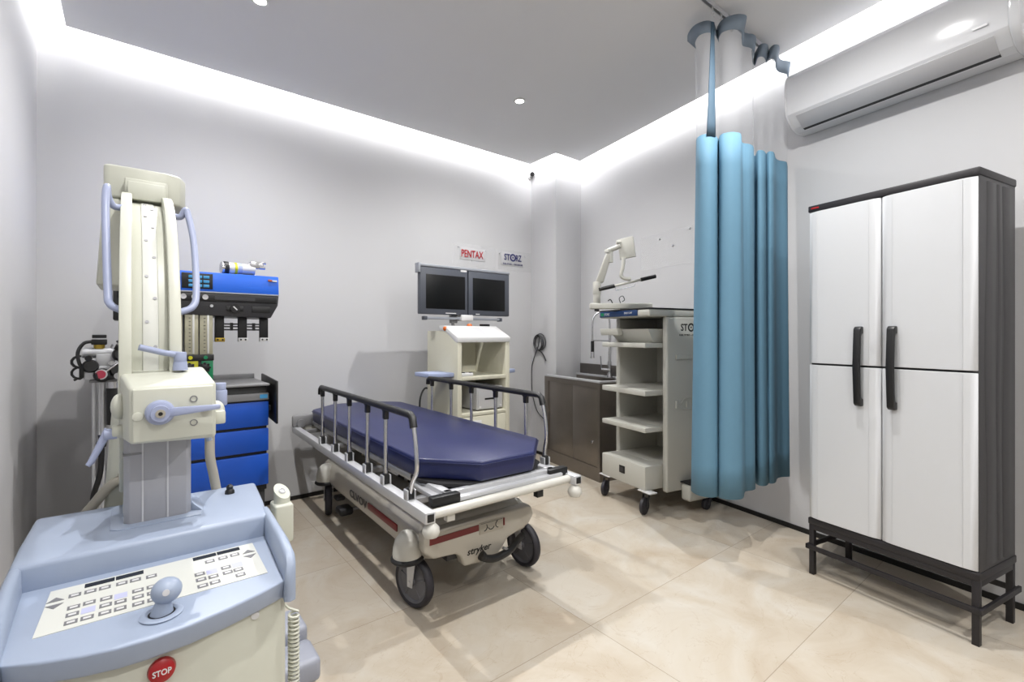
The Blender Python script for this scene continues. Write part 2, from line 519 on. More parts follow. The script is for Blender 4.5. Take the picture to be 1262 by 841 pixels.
# ------------------------------------------------------------------ air conditioner
t = thing('air_conditioner', 'glossy white split air conditioner high on the right wall', 'air conditioner', (WR0.x, WR0.y, 2.51), RWROT)
x0, x1 = 0.684, 1.70
prof = [(-.004, 0.0), (-.09, 0.0), (-.135, 0.018), (-.178, 0.055), (-.203, 0.085), (-.209, 0.14), (-.211, 0.22), (-.207, 0.30), (-.190, 0.328), (-.004, 0.332)]
G().prism(prof, x0 + .012, x1 - .035, 'yz', bev=.003, seg=2).build('body', M['acw'], t, 16)
cap = [(-.004, -.002), (-.09, -.002), (-.137, 0.016), (-.181, 0.053), (-.204, 0.084), (-.216, 0.14), (-.218, 0.22), (-.208, 0.302), (-.186, 0.331), (-.004, 0.335)]
for a, b in ((x0, x0 + .014), (x1 - .036, x1)):
    G().prism(cap, a, b, 'yz', bev=.006, seg=3).build('end_cap', M['acw'], t)
fl = G()
def slanted(y0, z0, y1, z1, off, th):
    d = V((0, y1 - y0, z1 - z0)).normalized(); nrm = V((0, -d.z, d.y))
    if nrm.y > 0: nrm = -nrm
    return [V((0, y0, z0)) + nrm * off, V((0, y1, z1)) + nrm * off, V((0, y1, z1)) + nrm * (off + th), V((0, y0, z0)) + nrm * (off + th)]
q = slanted(-.118, 0.011, -.192, 0.073, 0.002, 0.005)
fl.prism([(p.y, p.z) for p in q], x0 + .06, x1 - .085, 'yz', bev=.001)
fl.build('louver_flap', M['acg'], t)
q = slanted(-.100, 0.004, -.118, 0.011, 0.0005, 0.002)
G().prism([(p.y, p.z) for p in q], x0 + .06, x1 - .085, 'yz').build('outlet_slot', M['black'], t)
G().box(x1 - .0005, x1 + .001, -.13, -.115, 0.20, 0.25).box(x1 - .0005, x1 + .001, -.13, -.115, 0.265, 0.285).build('side_vent', M['mgrey'], t)
G().box(x1 - .15, x1 - .10, -.2145, -.2125, 0.12, 0.13).build('indicator_window', M['acg'], t)

# ------------------------------------------------------------------ curtain
t = thing('hospital_curtain', 'blue privacy curtain with sheer white top hanging in folds from a ceiling track', 'curtain', (2.85, 1.30, 0.37), 0)
plan = [(2.524, 1.464), (2.464, 1.435), (2.426, 1.389), (2.437, 1.348), (2.479, 1.333), (2.531, 1.343), (2.567, 1.352), (2.53, 1.331), (2.499, 1.298), (2.509, 1.258), (2.536, 1.237), (2.568, 1.23), (2.607, 1.244),
        (2.689, 1.281), (2.721, 1.28), (2.753, 1.268), (2.793, 1.268), (2.853, 1.29), (2.907, 1.324), (2.959, 1.333), (2.936, 1.314), (2.892, 1.285), (2.892, 1.266), (2.922, 1.261), (2.971, 1.272), (2.996, 1.278), (2.968, 1.262),
        (2.954, 1.242), (2.974, 1.232), (3.013, 1.239), (3.091, 1.266), (3.149, 1.271), (3.202, 1.254), (3.232, 1.256), (3.31, 1.283)]
fine = bez([(x, y, 0) for x, y in plan], 5)
ZB, ZM, ZT, ZH = 0.37, 2.345, 2.90, 2.965
tr_y = 1.312
def foldrow(z, squeeze, sway=0.0):
    out = []
    for i, p in enumerate(fine):
        u = i / (len(fine) - 1)
        x = p.x + sway * math.sin(u * 17)
        y = tr_y + (p.y - tr_y) * squeeze + sway * math.cos(u * 23)
        out.append((x, y, z))
    return out
rows = [foldrow(ZB + (ZM - ZB) * k / 12, 1.12 - 0.17 * k / 12, 0.012 * (1 - k / 12)) for k in range(13)]
G().grid(rows, thick=0.0015).build('cloth', M['curtain'], t, 180, True)
rows = [foldrow(ZM + (ZT - ZM) * k / 6, 0.95 + 0.05 * k / 6) for k in range(7)]
G().grid(rows).build('sheer_top', M['sheer'], t, 180, True)
rows = [foldrow(z, s) for z, s in ((ZT - .005, 1.0), (ZH, 1.35))]
G().grid(rows, thick=0.002).build('header_tape', M['ctape'], t, 180, True)
# selvage strip joining header and cloth
k0, k1 = 14, 22
rows = []
for k in range(9):
    z = ZM - .01 + (ZH - ZM) * k / 8
    r = foldrow(z, 0.97)
    w = 0.35 + 0.65 * (1 - k / 8)
    mid = V(r[19])
    rows.append([V(mid + (V(r[j]) - mid) * w) + V((-.003, -.004, 0)) for j in range(k0, k1)])
G().grid(rows, thick=0.0015).build('side_hem', M['hem'], t, 180, True)
for i, x in enumerate((2.43, 2.52, 2.63, 2.76, 2.90, 3.00, 3.16, 3.28)):
    g = G().tube([(x, tr_y, CZ - .022), (x, tr_y, CZ - .045)] + [(x + .012 * math.sin(a), tr_y, CZ - .057 - .012 * math.cos(a) + .0) for a in [math.pi * 2 * j / 10 + math.pi for j in range(9)]], 0.0022, 6)
    g.cyl((x, tr_y - .006, CZ - .018), (x, tr_y + .006, CZ - .018), .007, n=12)
    g.build('hook', M['white'], t, 40, True)
g = G()
t = thing('curtain_track', 'grey metal curtain track fixed under the ceiling', 'curtain rail', (2.8, tr_y, CZ), 0)
g = G()
for dy in (-.011, .007):
    g.box(2.30, 3.205, tr_y + dy, tr_y + dy + .004, CZ - .026, CZ - .0005)
g.box(2.30, 3.205, tr_y - .007, tr_y + .007, CZ - .006, CZ - .0005)
g.build('rail', M['alu'], t, 30, True)
G().box(2.293, 2.30, tr_y - .013, tr_y + .013, CZ - .028, CZ - .0005, .002).build('end_stop', M['white'], t, 30, True)

# ------------------------------------------------------------------ ivory equipment cart
CP, CR = (2.865, 2.438, 0), -101.3
t = thing('equipment_cart', 'ivory endoscopy cart with open shelves standing by the steel sink', 'cart', CP, CR)
DP = 0.62
G().box(-.05, -.005, .16, DP, .20, 1.385, .012, 3).build('side_panel', M['ivory'], t)
sp = G().box(.452, .50, .16, DP, .145, 1.385, .014, 3).build('side_panel', M['ivory'], t)
G().box(-.006, .453, .56, DP - .01, .30, 1.385).build('back_panel', M['ivory'], t)
for z0, z1 in ((1.165, 1.199), (.828, .866), (.572, .606)):
    g = G().box(-.02, .454, 0, .16, z0, z1, .004)
    g.box(-.006, .453, .158, .56, z0, z1)
    g.build('shelf', M['ivory'], t)
d = G().box(-.02, .454, 0, .16, .17, .337, .005).box(-.006, .453, .158, .56, .17, .337).build('base_drawer', M['ivory'], t)
g = G().box(.185, .245, -.004, .002, .238, .292, .002)
sk = g.build('power_socket', M['black'], d)
G().box(.198, .232, -.0052, -.003, .252, .280).build('rocker', M['dgrey'], sk)
tp = G().box(-.055, .50, -.004, DP + .01, 1.385, 1.437, .016, 3).build('top_plate', M['ivory'], t)
G().box(-.057, .502, -.006, DP + .012, 1.437, 1.445, .003).build('rubber_edge', M['rubber'], t)
lb = G().box(-.040, .385, -.008, -.003, 1.391, 1.434, .002).build('label_strip', M['bluelabel'], t)
G().box(-.022, .012, -.0095, -.0078, 1.402, 1.424).build('green_mark', M['green'], lb)
text('STORZ', .062, .018, M['whitetext'], lb, (.05, -.0083, 1.413), (90, 0, 0))
text('ENDO CART', .085, .013, M['whitetext'], lb, (.29, -.0083, 1.415), (90, 0, 0))
# outrigger foot on the right
G().box(.50, .585, .29, .56, .085, .205, .018, 3).build('outrigger', M['ivory'], t)
G().box(.498, .588, .287, .563, .205, .214, .003).build('outrigger_bumper', M['rubber'], t)
# wiring grommets seen inside
g = G()
for x, z in ((.12, 1.09), (.25, 1.09), (.13, .78), (.20, .48), (.215, .44), (.24, .44), (.30, .46)):
    r = .017 if z > .7 else .008
    g.cyl((x, .5605, z), (x, .552, z), r, n=8)
    if z > .7:
        g.box(x - .004, x + .004, .545, .553, z - .03, z + .03).box(x - .028, x + .028, .545, .553, z - .004, z + .004)
g.build('grommet', M['black'], t)
g = G().tube([(.42, .5, 1.15), (.42, .5, .90)], .003, 8)
g.build('cable_clip', M['ivory'], t)
def storz(parent, loc, rot, w, h, m, name='lettering', sub=True):
    r = h * .60
    tx = [('ST', -w * .345, 0, w * .33, h), ('RZ', w * .345, 0, w * .33, h)]
    if sub: tx.append(('KARL STORZ \u2014 ENDOSKOPE', 0, -h * 1.05, w * 1.15, h * .26))
    g = G()
    for (st, cx, cy, tw, th) in tx:
        me = text_mesh(st, tw, th, bold=.018)
        me.transform(Matrix.Translation((cx, cy, 0))); g.bm.from_mesh(me); bpy.data.meshes.remove(me)
    g.lathe([(r, -.0006), (r, .0006), (r * .62, .0006), (r * .62, -.0006), (r, -.0006)], n=28, cap=False)
    g.lathe([(.00001, .0006), (r * .2, .0006), (r * .2, -.0006)], n=14, cap=False)
    from mathutils import Euler
    g.bm.transform(Matrix.Translation(V(loc)) @ Euler([R(a) for a in rot]).to_matrix().to_4x4())
    return g.build(name, m, parent)
storz(sp, (.5006, .395, 1.31), (90, 0, 90), .20, .052, M['black'])
g = G().box(.50, .512, .24, .262, 1.08, 1.115, .003).box(.50, .506, .262, .56, 1.083, 1.112, .002)
g.build('side_bracket', M['ivory'], t)
g = G().box(.50, .513, .235, .262, .735, .79, .004).box(.50, .510, .34, .362, .735, .78, .003)
g.tube([(.503, .26, .77)] + bez([(.503, .29, .765), (.503, .33, .80), (.503, .40, .80), (.503, .44, .765), (.503, .40, .725), (.503, .31, .725), (.503, .26, .745)], 5), .004, 8)
g.build('cable_hanger', M['ivory'], t)
def caster(parent, x, y, r=.052, plate=True, name='caster', rot=20):
    m = Matrix.Translation((x, y, 0)) @ Matrix.Rotation(R(rot), 4, 'Z')
    g = G()
    for s in (-1, 1):
        g.prism([(-.012, r), (.022, r * 2.35), (.052, r * 2.35), (.016, r * .8)], s * .020 - .002, s * .020 + .002, 'xz')
    g.cyl((.03, 0, r * 2.3), (.03, 0, r * 2.3 + .03), .022)
    g.bm.transform(m)
    f = g.build(name, M['dgrey'], parent)
    w = G().lathe([(r * .3, -.017), (r * .8, -.017), (r, -.010), (r, .010), (r * .8, .017), (r * .3, .017)], (0, 0, r), (0, 1, 0))
    w.bm.transform(m)
    w.build('wheel', M['tyre'], f)
    if plate:
        p = G().box(-.03, .09, -.035, .035, r * 2.3 + .03, r * 2.3 + .038, .002)
        p.bm.transform(Matrix.Translation((x, y, 0)))
        p.build('mounting_plate', M['white'], f)
caster(t, -.02, .03, .058, rot=118); caster(t, .425, .02, .058, rot=112)
caster(t, .56, .48, .04, False, rot=95); caster(t, .02, .50, .052, False, rot=80)

# device box on the upper shelf
u = thing('insufflator_box', 'ivory wedge-shaped device on the top shelf of the ivory cart', 'medical device', CP, CR)
u.matrix_basis = u.matrix_basis @ Matrix.Translation((0, 0, 1.199))
G().hexa([(.03, .12, 0.001), (.41, .12, 0.001), (.41, .5, 0.001), (.03, .5, 0.001), (-.02, .05, .10), (.43, .05, .10), (.43, .5, .10), (-.02, .5, .10)], .006).build('housing', M['ivory'], u)
G().hexa([(-.06, .02, .055), (.15, .02, .055), (.15, .06, .055), (-.06, .06, .055), (-.06, .01, .105), (.15, .01, .105), (.15, .06, .105), (-.06, .06, .105)], .003).build('front_tray', M['ivory'], u)

# monitor arm standing on the cart
u = thing('monitor_arm', 'ivory swivel arm with empty mount plate and grip bar on top of the ivory cart', 'monitor arm', (2.95, 2.19, 1.446), 0)
a, b = V((2.673, 2.408, 0)), V((3.033, 2.12, 0))
d = (b - a).normalized(); n_ = V((-d.y, d.x, 0)) * .035
g = G()
P = [a - n_, b - n_, b + n_, a + n_]
g.hexa([V((p.x, p.y, 1.449)) for p in P] + [V((p.x, p.y, 1.492)) for p in P], .008, 3)
g.build('base_beam', M['ivory'], u, world=True)
pc = V((2.712, 2.374, 0))
G().cyl((pc.x, pc.y, 1.432), (pc.x, pc.y, 1.449), .018).build('end_knob', M['black'], u, world=True)
g = G().cyl((pc.x, pc.y, 1.49), (pc.x, pc.y, 1.56), .027).cyl((pc.x, pc.y, 1.558), (pc.x, pc.y, 1.652), .030, bev=.003)
g.build('pivot_post', M['ivory'], u, world=True)
# spring arm
g = G()
A_, B_ = V((2.722, 2.36, 1.645)), V((2.742, 2.285, 1.855))
w1, w2 = .030, .022
dirx = V((.781, -.625, 0))
up = V((.625, .781, 0))
g.hexa([A_ - dirx * w1 - up * .02, A_ + dirx * w1 - up * .02, A_ + dirx * w1 + up * .02, A_ - dirx * w1 + up * .02,
        B_ - dirx * w2 - up * .02, B_ + dirx * w2 - up * .02, B_ + dirx * w2 + up * .02, B_ - dirx * w2 + up * .02], .008, 3)
g.build('spring_arm', M['ivory'], u, world=True)
g = G().cyl((2.750, 2.275, 1.79), (2.750, 2.275, 1.885), .018).box(-.02, .02, -.02, .02, -.014, .014, .005, 2, Matrix.Translation((2.735, 2.285, 1.872)))
g.tube([(2.735, 2.285, 1.875), (2.765, 2.24, 1.895), (2.775, 2.20, 1.905)], .018, 12)
g.cyl((2.752, 2.225, 1.93), (2.778, 2.205, 1.93), .013)
g.build('tilt_joint', M['ivory'], u, world=True)
m = Matrix.Translation((2.795, 2.165, 1.885)) @ Matrix.Rotation(R(-68), 4, 'Z') @ Matrix.Rotation(R(-8), 4, 'Y')
G().box(-.058, .058, -.008, .008, -.075, .075, .004, 2, m).build('mount_plate', M['ivory'], u, world=True)
pts = bez([(2.775, 2.175, 1.815), (2.772, 2.18, 1.75), (2.765, 2.19, 1.69), (2.785, 2.175, 1.665), (2.82, 2.15, 1.662)], 6)
g = G().tube(pts, .014, 10)
hb0, hb1 = V((2.640, 2.290, 1.585)), V((2.985, 2.050, 1.685))
# grip bar
def on(tq): return hb0 + (hb1 - hb0) * tq
g.tube([on(.15), on(.85)], .009, 10)
g.build('support_tube', M['ivory'], u, world=True)
for aa, bb_ in ((0, .27), (.73, 1.0)):
    G().cyl(on(aa), on(bb_), .014, bev=.003).build('grip', M['black'], u, world=True)
G().tube([on(.28), on(.29) - V((0, 0, .035)), on(.62) - V((0, 0, .035)), on(.66)], .003, 8).build('wire_loop', M['chrome'], u, world=True)
G().tube(bez([(2.86, 2.27, 1.492), (2.85, 2.275, 1.53), (2.87, 2.26, 1.548), (2.88, 2.25, 1.52), (2.868, 2.262, 1.505)], 6), .003, 6).tube(bez([(2.775, 2.32, 1.51), (2.79, 2.31, 1.52), (2.805, 2.30, 1.492)], 5), .004, 6).build('cable_end', M['black'], u, world=True)

# ------------------------------------------------------------------ stainless sink
KP, KR = (3.10, 2.68, 0), -100.0
t = thing('sink_unit', 'brushed stainless steel sink cabinet in the far right corner', 'sink', KP, KR)
plan_ = [(0, 0), (0, .465), (-.885, .452), (-.842, .105), (-.868, .10), (-.868, 0)]
g = G().prism([(0, .012), (0, .465), (-.885, .452), (-.842, .105), (-.868, .10), (-.868, .012)], 0, .60, 'xy')
# upper part round the basin
for x0, x1, y0, y1 in ((-.868, 0, .012, .05), (-.03, 0, .05, .46), (-.84, -.80, .05, .10), (-.86, 0, .39, .452)):
    g.box(x0, x1, y0, y1, .60, .845)
g.build('body', M['steel'], t)
for x0, x1, z0, z1, nm in ((-.80, -.40, .12, .80, 'front_panel'), (-.398, -.03, .12, .80, 'door')):
    p = G().box(x0, x1, .006, .013, z0, z1, .001).build(nm, M['steel'], t)
    if nm == 'door':
        G().cyl((-.10, .006, .33), (-.10, -.008, .33), .011).build('door_lock', M['chrome'], p)
g = G().box(-.868, 0, 0, .012, 0, .12).box(-.868, 0, 0, .012, .80, .845).box(-.868, -.80, 0, .012, .12, .80).box(-.03, 0, 0, .012, .12, .80)
g.build('face_frame', M['steel'], t)
g = G().box(-.868, .004, -.004, .05, .845, .862, .002).box(-.03, .004, .05, .46, .845, .862, .002).box(-.84, -.80, .05, .10, .845, .862).box(-.868, .004, .39, .455, .845, .862, .002)
g.build('rim', M['alu'], t)
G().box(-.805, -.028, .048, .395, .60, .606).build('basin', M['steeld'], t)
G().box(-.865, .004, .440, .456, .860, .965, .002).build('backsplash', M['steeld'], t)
t = thing('sink_faucet', 'chrome pull-down faucet with black spray grip at the steel sink', 'faucet', (3.48, 2.88, .862), 0)
fx, fy = 3.475, 2.885
sxn, syn = 3.35, 2.985
G().cyl((fx, fy, .862), (fx, fy, .90), .027, .022).cyl((fx, fy, .90), (fx, fy, 1.27), .014).cyl((fx, fy, .97), (fx, fy, 1.01), .02).build('column', M['chrome'], t, world=True)
G().tube(bez([(fx, fy, 1.27), (fx - .004, fy + .003, 1.40), (fx - .045, fy + .036, 1.475), (sxn + .02, syn - .01, 1.44), (sxn, syn, 1.36), (sxn, syn, 1.20)], 8), .009, 10).build('spout_tube', M['chrome'], t, world=True)
G().tube([(fx, fy, 1.205), (sxn, syn, 1.205)], .006, 8).build('support_arm', M['chrome'], t, world=True)
G().cyl((sxn, syn, 1.20), (sxn, syn, 1.10), .016).build('spray_grip', M['black'], t, world=True)
G().cyl((sxn, syn, 1.10), (sxn, syn, 1.04), .017, .021).build('spray_head', M['chrome'], t, world=True)
G().cyl((fx, fy, .925), (fx - .06, fy + .05, .935), .016).tube([(fx - .058, fy + .048, .94), (fx - .066, fy + .054, 1.06)], .005, 8).build('lever', M['chrome'], t, world=True)

# ------------------------------------------------------------------ cable, camera, signs, outlet
t = thing('coiled_cable', 'black cable coiled on a wall hook beside the steel sink', 'cable', (CX, 3.71, 1.27), 0)
g = G()
for (yc, zc, ry, rz_, dx) in ((3.722, 1.175, .062, .072, .010), (3.715, 1.172, .066, .076, .016), (3.725, 1.17, .058, .07, .022), (3.705, 1.185, .085, .085, .013), (3.728, 1.178, .064, .08, .028)):
    pts = [(CX - dx, yc + ry * math.cos(a), zc + rz_ * math.sin(a)) for a in [2 * math.pi * k / 28 for k in range(28)]]
    g.tube(pts, .0055, 6, True)
g.tube(bez([(CX - .015, 3.74, 1.10), (CX - .015, 3.69, 1.08), (CX - .012, 3.65, 1.04), (CX - .01, 3.62, .99)], 6), .0065, 8)
g.tube(bez([(CX - .012, 3.72, 1.23), (CX - .012, 3.735, 1.15), (CX - .012, 3.77, 1.08), (CX - .009, 3.835, .94), (CX - .009, 3.845, .78), (CX - .009, 3.83, .62), (CX - .009, 3.76, .46), (CX - .009, 3.65, .38), (CX - .012, 3.60, .34)], 8), .0045, 8)
g.build('cord', M['dgrey'], t, world=True)
G().cyl((CX, 3.722, 1.25), (CX - .04, 3.722, 1.25), .006).cyl((CX - .038, 3.722, 1.25), (CX - .042, 3.722, 1.262), .009).build('hook', M['black'], t, world=True)

t = thing('security_camera', 'small white bullet camera with black lens high by the corner', 'camera', (3.33, BWY, 2.98), 0)
cd = V((-.625, -.781, -.30)).normalized()
c0 = V((3.318, 3.80, 2.965))
G().cyl(c0 - cd * .05, c0, .027, bev=.004).build('body', M['white'], t, world=True)
G().cyl(c0 - cd * .005, c0 + cd * .004, .024).build('lens', M['black'], t, world=True)
G().cyl((3.333, BWY, 2.955), (3.333, BWY - .01, 2.955), .03).tube([(3.333, BWY - .01, 2.955), (3.333, BWY - .035, 2.96)], .01, 8).build('mount', M['white'], t, world=True)

y = BWY
t = thing('acrylic_sign', 'clear acrylic sign with red capital lettering above the twin monitors', 'sign', (2.60, y, 1.93), 0)
G().box(2.365, 2.868, y - .010, y - .004, 1.925, 2.135, .0015).build('plate', M['acrylic'], t, world=True)
text('PENTAX', .255, .070, M['signred'], t, (2.59 - 2.60, -.0115, 2.045 - 1.93), (90, 0, 0), bold=.012)
G().box(2.45, 2.75, y - .0045, y - .0025, 1.985, 2.105, .0005).build('label_card', M['wall'], t, world=True)
G().cyl((2.43, y, 2.10), (2.43, y - .013, 2.10), .005).cyl((2.755, y, 2.095), (2.755, y - .013, 2.095), .005).cyl((2.59, y, 1.985), (2.59, y - .013, 1.985), .005).build('standoff', M['alu'], t, world=True)
t = thing('acrylic_sign', 'clear acrylic sign with navy lettering and round target emblem on the back wall', 'sign', (3.10, y, 1.93), 0)
G().box(2.905, 3.345, y - .010, y - .004, 1.925, 2.135, .0015).build('plate', M['acrylic'], t, world=True)
G().box(2.945, 3.245, y - .0045, y - .0025, 1.975, 2.11, .0005).build('label_card', M['wall'], t, world=True)
storz(t, (3.095 - 3.10, -.0115, 2.062 - 1.93), (90, 0, 0), .225, .066, M['signblue'])
G().cyl((2.925, y, 2.09), (2.925, y - .013, 2.09), .005).cyl((3.265, y, 2.09), (3.265, y - .013, 2.09), .005).build('standoff', M['alu'], t, world=True)
t = thing('acrylic_sign', 'blank clear acrylic sign on the right wall above the ivory cart', 'sign', (WR0.x, WR0.y, 1.80), RWROT)
G().box(-.74, -.17, -.010, -.004, 0.03, .33, .0015).build('plate', M['acrylic'], t)
G().cyl((-.525, 0, .28), (-.525, -.013, .28), .007).cyl((-.21, 0, .31), (-.21, -.013, .31), .008).cyl((-.38, 0, .20), (-.38, -.013, .20), .007).build('standoff', M['alu'], t)
t = thing('wall_outlet', 'white power outlet low on the back wall behind the bed wheel', 'outlet', (1.14, BWY, .07), 0)
G().box(-.05, .05, -.010, 0, -.035, .045, .003).build('cover_plate', M['white'], t)
G().box(-.03, .03, -.0115, -.0095, -.012, .022).build('socket', M['acg'], t)

# ------------------------------------------------------------------ cream video cart
t = thing('video_cart', 'cream cart with sloped white top, open shelves and blue side wings against the back wall', 'cart', (2.215, 3.36, 0), 0)
X0, X1, Y0, Y1 = 1.958, 2.473, 3.12, 3.60
prof = [(Y0, .10), (Y1, .10), (Y1, 1.291), (3.32, 1.291), (3.30, 1.291), (Y0, 1.20)]
for a, b in ((X0, X0 + .042), (X1 - .042, X1)):
    G().prism(prof, a, b, 'yz', bev=.006).build('side_panel', M['cream2'], t, world=True)
G().box(X0 + .04, X1 - .04, Y1 - .03, Y1, .10, 1.285).build('back_panel', M['cream2'], t, world=True)
g = G().box(X0 + .04, X1 - .04, Y0, Y1 - .03, .898, .928, .004); g.build('shelf', M['cream2'], t, world=True)
g = G().box(X0 + .04, X1 - .04, Y0 + .004, Y1 - .03, .612, .640, .004); g.build('shelf', M['cream2'], t, world=True)
G().box(X0 + .04, X1 - .04, Y0 + .004, Y1 - .03, .10, .14).build('base_shelf', M['cream2'], t, world=True)
d = G().box(X0 + .044, X1 - .044, Y0, Y0 + .02, .15, .608, .004).build('front_door', M['cream2'], t, world=True)
g = G().box(2.035, 2.185, Y0 - .003, Y0 + .002, .50, .575, .002); p = g.build('slot_frame', M['white'], d)
p.matrix_basis = t.matrix_basis.inverted()
G().box(2.045, 2.175, Y0 - .0045, Y0 - .002, .512, .555).build('slot_recess', M['hose'], p)
# sloping white top with recess panel
prof = [(Y0 - .006, 1.197), (Y0 - .006, 1.24), (3.315, 1.331), (3.40, 1.331), (3.40, 1.291), (3.30, 1.285), (3.14, 1.197)]
top = G().prism(prof, X0 - .004, X1 + .004, 'yz', bev=.006).build('sloped_top', M['white'], t, world=True)
def slope(u, off=0.0):
    return (Y0 - .006 + u * (3.315 - Y0 + .006), 1.24 + u * .091 + off)
for xa, xb, ua, ub, nm, mm in ((2.01, 2.27, .22, .86, 'recess_panel', 'acg'), (2.29, 2.42, .35, .80, 'card_pocket', 'white')):
    (ya, za), (yb, zb) = slope(ua), slope(ub)
    o = G().hexa([(xa, ya, za - .002), (xb, ya, za - .002), (xb, yb, zb - .002), (xa, yb, zb - .002), (xa, ya, za + .002), (xb, ya, za + .002), (xb, yb, zb + .002), (xa, yb, zb + .002)]).build(nm, M[mm], top)
    o.matrix_basis = t.matrix_basis.inverted()
G().ball((1.957, 3.30, 1.307), .019).build('orange_bumper', M['orange'], t, world=True)
G().ball((2.235, 3.37, 1.335), .024, 1, 1, .75).build('orange_bumper', M['orange'], t, world=True)
G().box(2.33, 2.42, 3.33, 3.36, 1.330, 1.350, .004).build('black_clip', M['black'], t, world=True)
for a, b in ((X0 - .21, X0), (X1, X1 + .14)):
    wpl = [(a, 3.27), (a + .012, 3.215), (b, 3.165), (b, 3.42), (a, 3.42)] if a < 2 else [(a, 3.165), (b, 3.22), (b, 3.42), (a, 3.42)]
    g = G().prism(wpl, .930, .962, 'xy', bev=.006)
    g.build('side_wing', M['wing'], t, world=True)
for x in (X0 + .05, X1 - .05):
    for yy in (Y0 + .06, Y1 - .06):
        g = G().cyl((x, yy, .075), (x, yy, .11), .02)
        f = g.build('caster', M['dgrey'], t, world=True)
        w = G().lathe([(.01, -.014), (.037, -.012), (.04, 0), (.037, .012), (.01, .014)], (x, yy, .04), (1, 0, 0)).build('wheel', M['tyre'], f)
        w.matrix_basis = t.matrix_basis.inverted()
G().cyl((2.128, 3.46, 1.285), (2.128, 3.46, 1.40), .015).build('monitor_pole', M['mgrey'], t, world=True)
G().tube(bez([(X0 + .02, 3.60, .80), (1.93, 3.60, .80), (1.87, 3.56, .72), (1.86, 3.54, .55), (1.90, 3.58, .3), (1.95, 3.62, .02)], 6), .008, 8).build('power_cord', M['black'], t, world=True)

u = thing('twin_monitor', 'pair of dark flat monitors in one slate frame above the cream cart', 'monitor', (2.235, 3.42, 1.357), 0)
for a, b, sx0, sx1 in ((1.786, 2.238, 1.838, 2.210), (2.246, 2.690, 2.289, 2.638)):
    p = G().box(a, b, 3.40, 3.45, 1.425, 1.808, .008).build('monitor_panel', M['mon'], u, world=True)
    o = G().box(sx0, sx1, 3.3985, 3.402, 1.470, 1.748, .001).build('screen', M['screen'], p)
    o.matrix_basis = u.matrix_basis.inverted()
G().box(1.775, 2.692, 3.395, 3.455, 1.806, 1.829, .006).build('top_rail', M['monl'], u, world=True)
G().box(1.768, 1.788, 3.392, 3.457, 1.755, 1.835, .006).build('rail_end', M['monl'], u, world=True)
g = G().box(1.84, 2.60, 3.41, 3.45, 1.385, 1.405, .004); g.build('support_bar', M['monl'], u, world=True)
for x in (1.826, 2.585):
    G().box(x, x + .03, 3.406, 3.454, 1.378, 1.410, .005).build('bar_end', M['mon'], u, world=True)
G().box(2.17, 2.29, 3.39, 3.46, 1.375, 1.427, .008).build('centre_bracket', M['white'], u, world=True)
G().box(2.10, 2.16, 3.44, 3.48, 1.357, 1.43, .004).build('pole_clamp', M['mgrey'], u, world=True)
G().box(2.165, 2.225, 3.398, 3.4005, 1.790, 1.806).build('badge', M['white'], u, world=True)
g = G().box(2.02, 2.12, 3.3985, 3.4005, 1.433, 1.440).box(2.32, 2.36, 3.3985, 3.4005, 1.433, 1.440).build('front_marking', M['white'], u, world=True)

u = thing('video_printer', 'pale grey video printer on the lower shelf of the cream cart', 'printer', (2.305, 3.33, .640), 0)
G().box(2.165, 2.428, 3.16, 3.50, .650, .835, .006).build('case', M['printer'], u, world=True)
G().box(2.175, 2.418, 3.153, 3.161, .655, .805, .004).build('front_fascia', M['printer'], u, world=True)
G().box(2.24, 2.365, 3.151, 3.154, .728, .742).build('paper_slot', M['black'], u, world=True)
for x in (2.195, 2.40): G().cyl((x, 3.153, .672), (x, 3.148, .672), .008).build('button', M['white'], u, world=True)
g = G()
for x in (2.19, 2.40):
    for yy in (3.19, 3.47): g.cyl((x, yy, .640), (x, yy, .651), .012)
g.build('foot', M['black'], u, world=True)
u = thing('switch_box', 'small white switch box with two black buttons on the upper shelf of the cream cart', 'switch box', (2.06, 3.2, .928), 0)
G().box(2.003, 2.115, 3.13, 3.24, .928, .957, .008, 3).build('case', M['white'], u, world=True)
for x in (2.025, 2.095): G().box(x - .012, x + .012, 3.135, 3.155, .955, .963, .003).build('button', M['black'], u, world=True)

# ------------------------------------------------------------------ anaesthesia machine
t = thing('anaesthesia_machine', 'blue and black anaesthesia machine with three drawers by the back wall', 'anaesthesia machine', (.30, 3.40, 0), 0)
F_ = 3.10
G().box(-.02, .64, 3.14, 3.70, .09, .17, .01).box(.02, .62, 3.14, 3.66, .17, .34, .004).build('base', M['dgrey'], t, world=True)
for x in (.03, .59):
    for yy in (3.18, 3.64):
        f = G().cyl((x, yy, .075), (x, yy, .10), .02).build('caster', M['dgrey'], t, world=True)
        w = G().lathe([(.01, -.015), (.042, -.013), (.045, 0), (.042, .013), (.01, .015)], (x, yy, .045), (1, 0, 0)).build('wheel', M['tyre'], f)
        w.matrix_basis = t.matrix_basis.inverted()
G().box(.02, .625, 3.115, 3.66, .34, .955, .003).build('drawer_cabinet', M['black'], t, world=True)
for z0, z1 in ((.372, .552), (.570, .703), (.719, .862)):
    G().box(.03, .632, F_, 3.125, z0, z1, .004).build('drawer', M['mblue2'], t, world=True)
w = G().box(.03, .632, F_ - .004, 3.125, .872, .912, .003).build('worktop_drawer', M['mgrey'], t, world=True)
o = G().box(.585, .625, F_ - .006, F_ - .003, .882, .905).build('label', M['lcd'], w); o.matrix_basis = t.matrix_basis.inverted()
G().box(.00, .636, 3.085, 3.55, .955, .968, .004).build('worktop', M['mgrey'], t, world=True)
G().box(.00, .636, 3.54, 3.56, .965, 1.00, .003).build('worktop_lip', M['mgrey'], t, world=True)
